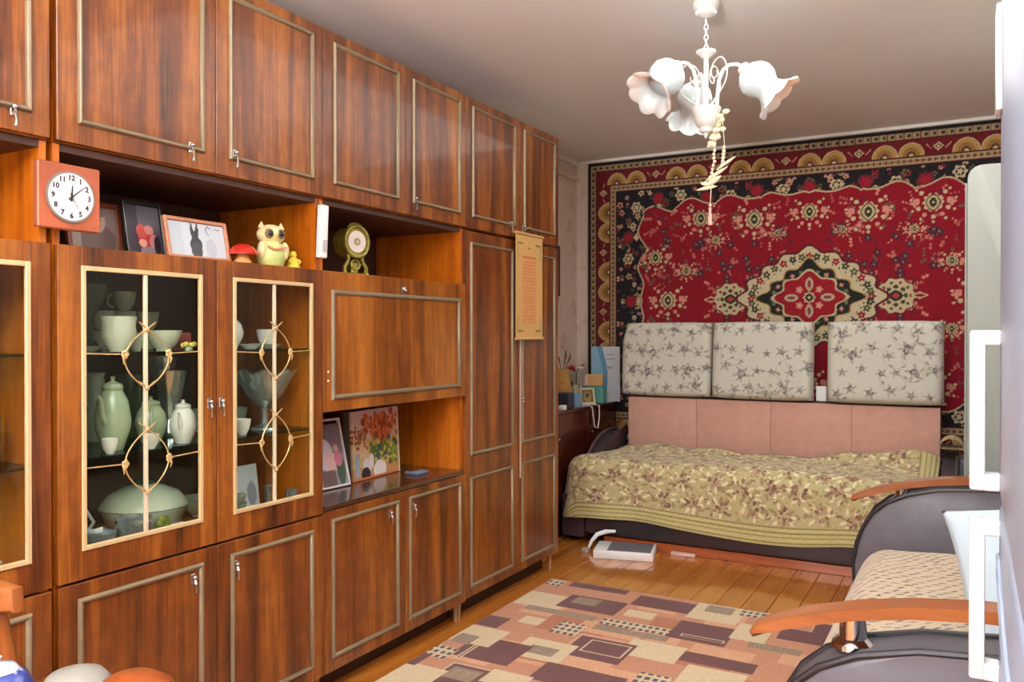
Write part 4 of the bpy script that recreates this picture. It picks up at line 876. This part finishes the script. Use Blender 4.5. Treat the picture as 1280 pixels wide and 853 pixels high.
# ================================================================ SOFA (right)
S = thing('sofa', 'sofa with rounded grey leather arms and curved wooden armrests, seat in beige leaf-pattern fabric', 'sofa', (1.95, 2.6, 0))
MB().box(1.56, 2.52, 1.86, 3.40, .05, .30, .02, 2).build('base', LEATH, S)
for x in (1.65, 2.45):
    for y in (1.95, 3.32): MB().lathe([(.02, .0105), (.025, .0495)], x, y, 0, 12).build('foot', CHROME, S)
c = Canvas(.78, 1.53, 170, 330, (196, 176, 148)); rr = random.Random(9)
for i in range(22):
    for j in range(46):
        x = (i + .5 * (j % 2)) * .036 + rr.gauss(0, .003); y = j * .034 + rr.gauss(0, .003); a = R(40) + rr.gauss(0, .2)
        c.ell(x, y, .015, .0048, rr.choice([(88, 76, 70), (110, 96, 86), (140, 122, 104)]), a)
c.noise(6)
a = c.X / c.w; b_ = c.Y / c.h
ed = np.clip((1 - np.abs(2 * b_ - 1) ** 14), 0, 1) ** .5 * np.clip(1 - np.clip(1 - a * 7, 0, 1) ** 2, 0, 1) ** .5
P = np.stack([1.535 + c.X, 1.868 + c.Y, .325 + .145 * ed + .006 * np.sin(c.X * 14) * np.sin(c.Y * 8)], -1)
Bt = P.copy(); Bt[..., 2] = .302; Cc = c.cols(); ex = []
for sl in ((0, slice(None)), (-1, slice(None)), (slice(None), 0), (slice(None), -1)): ex.append((np.stack([P[sl], Bt[sl]]), np.stack([Cc[sl], Cc[sl]])))
gridmesh('seat', P, Cc, FABR, S, extra=ex)
MB().box(2.33, 2.55, 1.87, 3.39, .48, .95, .05, 3).build('backrest', LEATH, S)
def arm(y0, y1, shift, dz=0):
    pts = [(2.54, .055), (1.545 + shift, .055), (1.512 + shift, .20), (1.505 + shift, .36), (1.515 + shift, .44), (1.536 + shift, .50), (1.57 + shift, .56), (1.62 + shift, .605), (1.69 + shift, .640), (1.80 + shift, .668), (1.95, .68), (2.2, .678), (2.54, .66)]
    pts = [(x, z + (dz if z > .3 else 0)) for x, z in pts]
    A = MB().prism(pts, y0, y1, 'XZ', .018, 3).build('arm', LEATH, S)
    for y in (y0 + .006, y1 - .006): MB().tube([(x, y, z) for x, z in pts[1:]], .008, 8).build('piping', PIPE, A)
def armrest(y, px, dz=0):
    pts = [(1.495, .605), (1.53, .622), (1.60, .648), (1.70, .676), (1.80, .695), (1.92, .708), (2.10, .712), (2.4, .706)]
    up = [(x, z + .011) for x, z in pts]; lo = [(x, z - .013) for x, z in pts][::-1]
    W = MB().prism([(x, z + dz) for x, z in [(1.488, .602)] + up + lo], y - .035, y + .035, 'XZ', .008, 3).build('armrest', ARMW, S)
    z = .645
    MB().lathe([(.042, z - .04), (.040, z - .03), (.027, z - .02), (.025, z + .026 + dz)], px, y, 0, 24).build('post', CHROME, W)
arm(3.40, 3.53, 0); arm(1.73, 1.862, .015, -.03); armrest(3.465, 1.67); armrest(1.80, 1.69, .006)
# pale blue pillow
c = Canvas(1, 1, 40, 40, (196, 214, 226)); a = 2 * c.X - 1; b_ = 2 * c.Y - 1
c0, c1, c2, c3 = [np.array(v) for v in ((1.90, 2.27, .485), (2.28, 2.30, .49), (2.27, 2.56, .84), (1.83, 2.50, .765))]
nv = np.cross(c1 - c0, c3 - c0); nv = nv / np.linalg.norm(nv)
st = 1 - .07 * (1 - np.abs(a) ** 2) * np.abs(b_) ** 3; aa = a * (1 - .06 * (1 - b_ ** 2)); bb = b_ * (1 - .06 * (1 - a ** 2))
U_, V_ = (aa + 1) / 2, (bb + 1) / 2
base = (c0 * ((1 - U_) * (1 - V_))[..., None] + c1 * (U_ * (1 - V_))[..., None] + c2 * (U_ * V_)[..., None] + c3 * ((1 - U_) * V_)[..., None])
f_ = (np.clip((1 - a ** 2) * (1 - b_ ** 2), 0, 1) ** .55 * .065)[..., None]; C = c.cols()
o = gridmesh('pillow', base + nv * f_, C, FABR, None, (2.05, 2.4, .49), extra=[(base - nv * f_, C)]); tag(o, 'pale blue pillow standing on the sofa seat', 'pillow')

# ================================================================ FRIDGE AND GREY CABINET (right edge)
F = thing('refrigerator', 'white refrigerator with two white bar handles, close at the right picture edge', 'refrigerator', (2.2, 1.08, 0))
MB().box(1.99, 2.57, .715, 1.445, .03, 1.86, .012, 2).build('body', FRG, F)
for z0, z1, a, b_ in ((.06, .988, .7335, .968), (.994, 1.85, 1.012, 1.247)):
    D = MB().box(1.937, 1.987, .70, 1.452, z0, z1, .012, 3).build('door', FRG, F)
    h = MB().box(1.897, 1.918, 1.385, 1.42, a, b_, .004, 2); h.box(1.915, 1.9372, 1.386, 1.419, a, a + .024, .002); h.box(1.915, 1.9372, 1.386, 1.419, b_ - .022, b_, .002)
    h.build('handle', WPLAS, D)
    if z0 < .5:
        for dz in (0, -.022):
            MB().tube([(1.936, y, z + dz) for y, z in ((1.43, .91), (1.3, .885), (1.15, .872), (1.0, .868), (.85, .866), (.72, .87))], .004, 8).build('relief_line', FRG, D)
    else: MB().box(1.929, 1.9375, 1.38, 1.44, 1.565, 1.72, .003, 2).build('grip_strip', WPLAS, D)
for x in (2.03, 2.5):
    for y in (.78, 1.38): MB().lathe([(.018, .0005), (.018, .0295)], x, y, 0, 10).build('foot', PIPE, F)
G = thing('tall_grey_cabinet', 'tall pale grey-green cabinet with a rounded top corner, beyond the sofa', 'cabinet', (2.2, 3.9, 0))
G.name = 'tall_cabinet'
n = 8; pts = [(1.883, .03)] + [(1.883 + .05 * (1 - math.cos(PI / 2 * k / n)), 1.905 - .05 + .05 * math.sin(PI / 2 * k / n)) for k in range(n + 1)] + [(2.50, 1.905), (2.50, .03)]
MB().prism(pts, 3.70, 4.14, 'XZ', .006, 2).build('body', mat('grey_green_enamel', (158, 166, 158), .4, var=.02, nscale=2), G)
MB().box(1.874, 1.8825, 3.72, 4.12, .06, 1.84, .003).build('door', mat('grey_green_enamel', (158, 166, 158), .4, var=.02, nscale=2), G)
for x in (1.93, 2.45): 
    for y in (3.76, 4.08): MB().lathe([(.018, .0005), (.018, .0295)], x, y, 0, 10).build('foot', PIPE, G)

# things to the right of the bed
T = thing('shopping_bag', 'dark patterned bag with white handles standing behind the sofa at the right of the bed', 'bag', (1.955, 4.78, 0))
BGM = paintmat('printed_bag', .6); c = Canvas(.24, .62, 40, 100, (62, 52, 60)); rr = random.Random(4)
for k in range(60): c.star(rr.uniform(0, .24), rr.uniform(0, .62), rr.uniform(.01, .03), 5, .3, rr.choice([(110, 90, 120), (180, 100, 110), (60, 70, 90), (90, 80, 100), (130, 120, 130)]), k)
c.rect(.03, .12, .45, .6, (196, 110, 60)); c.rect(.05, .12, .3, .42, (190, 160, 100))
slab(c, (-.105, -.1, .0005), (1, 0, 0), (0, 0, 1), .2, 'bag_body', BGM, T, world=False)
for y in (-.09, .085): MB().tube([(-.07 + .06 * k / 5, y, .62 + .22 * math.sin(PI * k / 10) ** .6) for k in range(11)], .008, 8).build('handle', WPLAS, T, world=False)
T = thing('folded_coverlet', 'small folded piece of golden floral cloth on the bed arm beside the bag', 'cloth', (1.805, 5.02, .635))
c = Canvas(.16, .2, 40, 50, (176, 162, 104))
for k in range(40): c.star(rr.uniform(0, .16), rr.uniform(0, .2), .014, 5, .3, rr.choice([(128, 118, 68), (142, 110, 84), (206, 196, 146)]), k)
P = np.stack([-.055 + c.X * .6875, -.1 + c.Y, .01 + .045 * np.clip(np.sin(PI * c.X / .16), 0, 1) ** .5], -1); Bt = P.copy(); Bt[..., 2] = .001
gridmesh('cloth', P, c.cols(), FABR, T, world=False, extra=[(Bt, c.cols())])

# ================================================================ CHANDELIER
HX, HY = 1.019, 3.079
T = thing('chandelier', 'white three-shade chandelier with ruffled opal glass tulips', 'chandelier', (HX, HY, 1.99))
MB().lathe([(.001, 2.4995), (.05, 2.4995), (.052, 2.485), (.036, 2.45), (.014, 2.438), (.001, 2.437)], HX, HY, 0, 28).build('ceiling_rose', ENAM, T)
k = 0; z = 2.435; ch = MB()
while z > 2.325:
    pts = []
    for j in range(14):
        a = 2 * PI * j / 14; u = .007 * math.cos(a); v = .0125 * math.sin(a)
        pts.append((HX + (u if k % 2 else 0), HY + (0 if k % 2 else u), z - .0125 + v))
    ch.tube(pts, .0022, 6, True); z -= .0195; k += 1
ch.build('chain', ENAM, T)
MB().lathe([(.001, 2.325), (.008, 2.322), (.010, 2.316), (.036, 2.313), (.037, 2.304), (.022, 2.292), (.009, 2.282), (.009, 2.10), (.001, 2.10)], HX, HY, 0, 24).build('column', ENAM, T)
MB().lathe([(.001, 2.098), (.055, 2.098), (.056, 2.09), (.046, 2.065), (.044, 2.052), (.034, 2.03), (.026, 2.024), (.022, 2.008), (.010, 2.0), (.007, 1.988), (.001, 1.982)], HX, HY, 0, 32).build('hub', ENAM, T)
def shade_mesh():
    pr = [(.020, .0), (.034, .006), (.058, .028), (.069, .055), (.066, .082), (.052, .106), (.047, .118), (.056, .136), (.072, .155), (.094, .168)]
    def mod(r, z, a, k):
        t = max(0, (k - 5) / 4.); c_ = abs(math.cos(4 * a)) ** .8 * 2 - 1
        return r * (1 + .05 * t * c_), z + .007 * t * c_ + .003 * t * math.cos(6 * a + 1)
    m = MB(); inn = [(r - .003, z + .001) for r, z in pr][::-1]
    m.lathe([(.001, -.001)] + pr + inn + [(.001, .004)], seg=72, mod=lambda r, z, a, k: mod(r, z, a, (k - 1) if k <= 10 else (20 - k)))
    return m
for ai, (deg, lift) in enumerate(((12, 0), (120, -.01), (236, -.005))):
    a = R(deg); dr = Vector((math.cos(a), math.sin(a), 0)); c = Vector((HX, HY, 0))
    prof = [(.040, 2.095), (.043, 2.15), (.048, 2.20), (.062, 2.235), (.085, 2.252), (.112, 2.252), (.135, 2.24)]
    P = [c + dr * r + Vector((0, 0, z)) for r, z in prof]
    # smooth
    Q = []
    for i in range(len(P) - 1):
        for q in (0, .5): Q.append(P[i].lerp(P[i + 1], q))
    Q.append(P[-1]); A = MB().tube(Q, .0075, 10).build('arm', ENAM, T)
    ax = (dr * math.cos(R(-44)) + Vector((0, 0, 1)) * math.sin(R(-44))).normalized()
    rot = Vector((0, 0, 1)).rotation_difference(ax).to_matrix().to_4x4(); org = c + dr * .137 + Vector((0, 0, 2.235))
    M = Matrix.Translation(org) @ rot
    MB().lathe([(.001, -.012), (.018, -.012), (.024, -.002), (.024, .006), (.001, .006)], seg=20).xf(M).build('shade_holder', ENAM, A)
    shade_mesh().xf(Matrix.Translation(org + ax * .005) @ rot).build('shade', SHADE, T, ang=80)
for deg in (76, 182, 330):
    a = R(deg); dr = Vector((math.cos(a), math.sin(a), 0)); c = Vector((HX, HY, 0)); pts = []
    for r, z in ((.02, 2.10), (.05, 2.125), (.09, 2.16), (.108, 2.20), (.10, 2.245), (.075, 2.27), (.045, 2.262), (.028, 2.235), (.03, 2.21), (.048, 2.2), (.06, 2.212), (.056, 2.228)): pts.append(c + dr * r + Vector((0, 0, z)))
    Q = []
    for i in range(len(pts) - 1):
        p0, p1, p2, p3 = pts[max(i - 1, 0)], pts[i], pts[i + 1], pts[min(i + 2, len(pts) - 1)]
        for q in (0, .33, .66): Q.append(.5 * ((2 * p1) + (p2 - p0) * q + (2 * p0 - 5 * p1 + 4 * p2 - p3) * q * q + (3 * p1 - p0 - 3 * p2 + p3) * q ** 3))
    MB().tube(Q, .0028, 6).build('scroll', ENAM, T)
# hanging charm
T = thing('shell_charm', 'cream bead and shell charm hanging from the chandelier with a pink tassel', 'charm', (1.07, 3.09, 2.07))
SH = mat('cream_shell', (226, 214, 180), .5, var=.1, nscale=60); PK = mat('pale_pink_shell', (222, 190, 178), .5)
rr = random.Random(2)
MB().tube([(1.062, 3.083, 2.098), (1.064, 3.086, 2.06), (1.05, 3.08, 1.92), (1.04, 3.078, 1.80), (1.036, 3.076, 1.72)], .0015, 6).build('string', SH, T)
MB().tube([(1.078, 3.09, 2.06), (1.085, 3.094, 1.96), (1.075, 3.09, 1.87)], .0012, 6).build('string', SH, T)
for k in range(22):
    q = k / 21; x = 1.072 - .03 * q + rr.gauss(0, .009); y = 3.09 + rr.gauss(0, .008); z = 2.075 - .125 * q + rr.gauss(0, .004)
    MB().ball(x, y, z, .011 + .005 * rr.random(), .011, .010, 10, 6).build('blossom', SH, T)
for k in range(9): MB().ball(1.052 - .0022 * k + rr.gauss(0, .003), 3.082, 1.935 - .014 * k, .0065, None, None, 10, 6).build('bead', (SH, PK)[k % 2], T)
for k in range(6): MB().ball(1.084 - .0012 * k, 3.093, 1.945 - .013 * k, .0075, None, None, 10, 6).build('bead', (PK, SH)[k % 2], T)
for k, (x0, z0, x1, z1, w_) in enumerate(((1.02, 1.822, 1.10, 1.87, .007), (1.06, 1.86, 1.13, 1.905, .006), (.985, 1.79, 1.06, 1.80, .007), (1.02, 1.80, 1.075, 1.838, .011), (1.0, 1.815, 1.05, 1.802, .009))):
    MB().tube([(x0, 3.076, z0), ((2 * x0 + x1) / 3, 3.076, (2 * z0 + z1) / 3), ((x0 + 2 * x1) / 3, 3.08, (z0 + 2 * z1) / 3), (x1, 3.084, z1)], [w_ * .3, w_, w_, w_ * .2], 8).build('shell_strip', SH, T)
q = MB()
for k in range(12): a = k * PI / 6; q.tube([(1.036, 3.076, 1.728), (1.036 + .005 * math.cos(a), 3.076 + .005 * math.sin(a), 1.69), (1.036 + .006 * math.cos(a), 3.076 + .006 * math.sin(a), 1.655)], .0016, 5)
q.ball(1.036, 3.076, 1.728, .006); tb = q.build('tassel', mat('pink_tassel', (226, 186, 176), .8), T); tb['kind'] = 'stuff'

# ================================================================ DRESSER IN THE CORNER
T = thing('dresser', 'dark red-brown low dresser in the corner left of the bed', 'dresser', (-.42, 4.7, 0))
MB().box(-.618, -.318, 3.96, 5.47, .02, .76, .003).build('body', WDK, T)
MB().box(-.62, -.29, 3.95, 5.475, .752, .773, .003).build('top', WDK, T)
for k in range(3): D = MB().box(-.3175, -.30, 3.97 + k * .497, 3.97 + (k + 1) * .497 - .006, .05, .749, .002).build('door', WDK, T); MB().ball(-.294, 4.02 + k * .497, .6, .008).build('knob', STEEL, D)
DZ = .7735
T = thing('blue_box', 'tall white and light blue card box standing beside the leftmost cushion', 'box', (-.355, 5.40, DZ), tilt=(R(3), 0, R(14)))
c = Canvas(.20, .385, 60, 116, (214, 222, 230)); c.fill(c.X < .085 + .03 * np.sin(c.Y * 9), (96, 156, 196)); c.fill((c.X < .05 + .03 * np.sin(c.Y * 9)) & (c.Y > .1), (140, 190, 216)); c.rect(0, .09, .0, .13, (84, 164, 164)); c.ell(.13, .24, .02, .01, (160, 180, 200)); c.line(.11, .3, .17, .3, .006, (150, 170, 196)); c.line(.11, .33, .16, .33, .005, (150, 170, 196))
slab(c, (-.1, -.02, 0), (1, 0, 0), (0, 0, 1), .03, 'box_card', PAINT, T, world=False)
T = thing('kraft_box', 'small tan cardboard box in front of the blue and white box', 'box', (-.375, 5.24, .893), R(12))
MB().box(-.06, .06, -.03, .03, 0, .075, .002).build('carton', mat('kraft_card', (206, 162, 104), .8), T, world=False); MB().box(-.062, -.04, -.031, .031, .002, .073).build('label_strip', mat('pink_label', (214, 176, 176), .7), T, world=False)
o = MB().box(-.45, -.30, 5.20, 5.28, DZ, .892, .004).build('teal_carton', mat('teal_card', (94, 160, 158), .6), None, (-.375, 5.24, DZ)); tag(o, 'teal and pale carton under the tan cardboard box', 'box')
T = thing('blue_mug', 'light blue mug at the front corner of the dresser', 'mug', (-.35, 4.88, DZ))
MB().shell([(.036, 0), (.04, .006), (.042, .085)], .004).build('mug_body', mat('light_blue_glaze', (120, 158, 186), .3), T, world=False); q = MB(); handle_loop(q, 0, .04, .044, .026, .005); q.build('handle', mat('light_blue_glaze', (120, 158, 186), .3), T, world=False)
o = MB().box(-.40, -.31, 4.69, 4.77, DZ, DZ + .10, .01, 2).build('dark_tin', mat('navy_tin', (40, 42, 60), .4), None, (-.355, 4.73, DZ)); tag(o, 'dark navy tin behind the light blue mug, next to the wardrobe', 'tin')
T = thing('table_mirror', 'small round-cornered cream framed picture between the blue mug and teal carton', 'picture frame', (-.36, 5.10, DZ), tilt=(0, R(-12), R(-35)))
MB().ring(-.006, .006, -.055, .055, 0, .11, .012, .003).build('frame', CREAM, T, world=False); c = Canvas(.09, .09, 24, 24, (120, 96, 60)); c.ell(.045, .04, .03, .035, (160, 130, 80)); c.ell(.045, .05, .014, .016, (70, 60, 40))
slab(c, (0, -.045, .01), (0, 1, 0), (0, 0, 1), .004, 'photo', PAINT, T, world=False); T.name = 'framed_photo'
T = thing('red_bow', 'red and white artificial flower standing at the back of the dresser', 'flower', (-.53, 5.27, DZ))
MB().lathe([(.03, 0), (.034, .05), (.024, .10), (.03, .12)], seg=16).build('pot', CREAM, T, world=False)
RB = mat('red_petal', (178, 48, 44), .6); q = MB()
MB().tube([(0, 0, .11), (.003, 0, .17), (0, .003, .21)], .004, 6).build('stem', DGREEN, T, world=False)
for k in range(7):
    a = k * .9; MB().tube([(0, 0, .21), (.03 * math.cos(a), .03 * math.sin(a), .235), (.065 * math.cos(a), .065 * math.sin(a), .24 + .02 * (k % 2))], [.004, .016, .003], 8).build('petal', RB if k % 3 else WHITE, T, world=False)
T.name = 'potted_flower'
T = thing('tan_figurine', 'tan woven vase at the left end of the dresser against the wardrobe', 'vase', (-.46, 4.90, DZ)); T.name = 'tan_vase'
MB().shell([(.04, 0), (.055, .05), (.06, .14), (.045, .2), (.05, .24)], .004).build('vase_body', mat('tan_wicker', (178, 132, 66), .7, var=.2, nscale=50), T, world=False)
q = MB()
for k in range(8): a = k * .8; q.tube([(0, 0, .1), (.03 * math.cos(a), .03 * math.sin(a), .26), (.06 * math.cos(a), .06 * math.sin(a), .32 + .02 * (k % 3))], [.002, .002, .006], 5)
q.build('dried_stalk', mat('dry_brown', (120, 84, 50), .8), T, world=False)['kind'] = 'stuff'
T = thing('small_statue', 'small dark and gold statuette in the middle of the dresser top', 'statuette', (-.47, 5.06, DZ))
MB().lathe([(.026, 0), (.028, .01), (.014, .02), (.02, .06), (.014, .10), (.006, .12)], seg=14).build('body', mat('gold_brown', (150, 120, 60), .4, .4), T, world=False); q = MB(); q.ball(0, 0, .135, .018); q.build('head', mat('dark_figure', (44, 40, 50), .4), T, world=False); MB().tube([(0, -.02, .08), (0, -.05, .10), (0, -.06, .14)], .006, 6).build('arm', mat('dark_figure', (44, 40, 50), .4), T, world=False)
o = MB().box(-.342, -.300, 4.60, 4.64, DZ, DZ + .03, .006, 2).build('white_cube', WPLAS, None, (-.32, 4.62, DZ)); tag(o, 'small white box at the near end of the dresser edge', 'box')
pts = [(-.36, 4.97, DZ + .004), (-.31, 4.98, DZ + .006), (-.284, 4.99, DZ - .01), (-.28, 5.0, .70), (-.278, 5.02, .63), (-.278, 5.07, .62), (-.28, 5.10, .68), (-.284, 5.11, DZ - .01), (-.31, 5.09, DZ + .006), (-.35, 5.07, DZ + .004)]
o = MB().tube(pts, .0035, 8).build('white_cable', WPLAS, None, (-.28, 5.04, .70)); tag(o, 'white cable looping down over the front of the dresser', 'cable')
# on the left wall
T = thing('wall_icon', 'small dark framed icon on the left wall beyond the wardrobe', 'icon', (XL, 5.12, 1.51))
c = Canvas(.12, .33, 36, 99, (74, 66, 84)); c.ell(.06, .2, .03, .06, (110, 96, 110)); c.ell(.06, .25, .016, .02, (150, 120, 100)); c.rect(0, .12, 0, .08, (44, 34, 36)); slab(c, (.014, -.06, .01), (0, 1, 0), (0, 0, 1), .004, 'image', PAINT, T, world=False)
MB().ring(.0008, .016, -.07, .07, 0, .35, .012, .002).build('frame', mat('black_frame2', (34, 28, 30), .4), T, world=False)
T = thing('wall_calendar', 'pale tear-off calendar below the dark icon on the left wall', 'calendar', (XL, 5.12, 1.30))
MB().box(.0008, .008, -.06, .06, 0, .18, .001).build('pad', mat('pale_paper', (206, 206, 190), .8), T, world=False); MB().box(.0008, .01, -.062, .062, .181, .195).build('binding', mat('grey_binding', (120, 120, 110), .6), T, world=False)

# ================================================================ ON THE FLOOR
T = thing('flat_white_box', 'flat white box with a grey top lying on the floor before the bed', 'box', (.20, 4.35, 0.0003), R(14))
MB().box(-.165, .165, -.11, .11, 0, .045, .004, 2).build('carton', WPLAS, T, world=False)
MB().box(-.09, .15, -.10, .10, .0452, .047, .0005).build('grey_panel', mat('grey_print', (110, 108, 116), .5, var=.1), T, world=False)
pts = [(-.02, 4.335, .012), (-.012, 4.36, .05), (.01, 4.39, .085), (.05, 4.42, .10), (.10, 4.45, .102)]
o = MB().tube(pts, [.006, .010, .013, .013, .008], 10).build('white_cable', WPLAS, None, (.0, 4.37, .0)); o.name = 'hose'; tag(o, 'curved white hose end rising from the floor left of the flat white box', 'hose')
o = MB().box(-.045, -.005, 4.29, 4.33, .0003, .022, .005, 2).build('plug', mat('clear_grey_plastic', (170, 160, 156), .3), None, (-.025, 4.31, 0)); o.name = 'power_plug'; tag(o, 'small grey plug on the floor beside the white hose end', 'plug')
o = MB().box(.42, .56, 4.475, 4.505, .0003, .02, .004, 2).build('pink_bar', mat('pale_pink_plastic', (226, 190, 178), .5), None, (.49, 4.49, 0)); o.name = 'pale_strip'; tag(o, 'short pale pink strip on the floor right of the flat white box', 'strip')
o = MB().box(.0, 1.62, 4.515, 4.54, .0003, .05, .002).build('plank', wood('orange_plank', (140, 66, 30), (168, 84, 42), (186, 100, 54), 'X'), None, (.8, 4.53, 0)); o.name = 'wooden_plank'; tag(o, 'orange-brown plank lying on edge under the bed front', 'plank')

# ================================================================ FOREGROUND, LOWER LEFT
T = thing('wooden_chair', 'orange-brown wooden chair back at the lower left picture corner', 'chair', (.40, .80, 0), R(12))
MB().prism([(-.28, .752), (-.28, .808), (0, .818), (.075, .806), (.078, .765), (0, .760)], -.012, .014, 'XZ', .006, 2).build('top_rail', CHW, T, world=False)
for x in (.02, -.25): MB().tube([(x, 0.0, .79), (x + .006, .012, .70), (x + .014, .03, .58), (x + .02, .05, .46), (x + .024, .04, .2), (x + .03, .03, .012)], [.016, .018, .02, .021, .02, .016], 12).build('leg', CHW, T, world=False)
MB().box(-.235, .035, .02, .045, .60, .64, .006, 2).build('back_slat', CHW, T, world=False)
MB().box(-.27, .06, .0, .40, .43, .465, .012, 3).build('seat', CHW, T, world=False)
for x in (-.24, .03): MB().lathe([(.014, .0005), (.02, .43)], x, .36, 0, 12).build('leg', CHW, T, world=False)
T = thing('dining_table', 'round dark table under the crockery at the lower left corner', 'table', (.74, .60, 0))
MB().lathe([(.001, .655), (.235, .655), (.245, .664), (.24, .676), (.001, .678)], seg=48).build('table_top', WDK, T, world=False)
MB().lathe([(.035, .03), (.03, .3), (.04, .6545)], seg=20).build('pedestal', WDK, T, world=False); MB().lathe([(.18, .0005), (.16, .02), (.036, .0295)], seg=28).build('foot', WDK, T, world=False)
TZ = .6785
cvb = mat('blue_white_delft', (180, 186, 204), .15, coat=.5)
m_, N_, L_, b_n = newmat('blue_painted_porcelain'); setp(b_n, rough=.15, coat=.5)
tc = N_.new('ShaderNodeTexCoord'); nz = N_.new('ShaderNodeTexNoise'); nz.inputs['Scale'].default_value = 30; L_.new(tc.outputs['Object'], nz.inputs['Vector']); cr = N_.new('ShaderNodeValToRGB')
cr.color_ramp.elements[0].position = .5; cr.color_ramp.elements[0].color = L4((50, 62, 130)); cr.color_ramp.elements[1].position = .58; cr.color_ramp.elements[1].color = L4((190, 196, 214)); L_.new(nz.outputs['Fac'], cr.inputs[0]); L_.new(cr.outputs[0], b_n.inputs['Base Color'])
T = thing('blue_white_teapot', 'blue and white painted porcelain pot at the lower left corner', 'teapot', (.655, .68, TZ), 1.2)
MB().lathe([(.03, 0), (.034, .004), (.048, .026), (.05, .042), (.04, .062), (.028, .070)], seg=28).build('pot_body', m_, T, world=False)
MB().lathe([(.03, .070), (.024, .077), (.006, .082), (.006, .086), (.008, .090), (.001, .094)], seg=20).build('lid', cvb, T, world=False)
MB().tube([(0, .045, .026), (0, .072, .035), (0, .075, .055), (0, .040, .062)], .005, 8).build('handle', m_, T, world=False)
T = thing('grey_bowl', 'upturned pale grey bowl at the bottom left picture edge', 'bowl', (.745, .745, TZ))
MB().lathe([(.056, 0), (.057, .02), (.05, .045), (.037, .061), (.018, .068), (.001, .070)], seg=32).build('bowl_body', mat('pale_grey_glaze', (126, 123, 116), .35, var=.05), T, world=False)
MB().box(.04, .058, -.012, .012, .022, .034, .004, 2).build('lip', mat('pale_grey_glaze', (126, 123, 116), .35), T, world=False)
T = thing('orange_lid', 'round orange-brown wooden lid right of the grey bowl, at the bottom edge', 'lid', (.805, .66, TZ))
T.location = (.86, .755, TZ)
MB().lathe([(.062, 0), (.064, .04), (.054, .062), (.03, .077), (.001, .081)], seg=32).build('lid_body', mat('orange_wood', (128, 60, 24), .3), T, world=False)
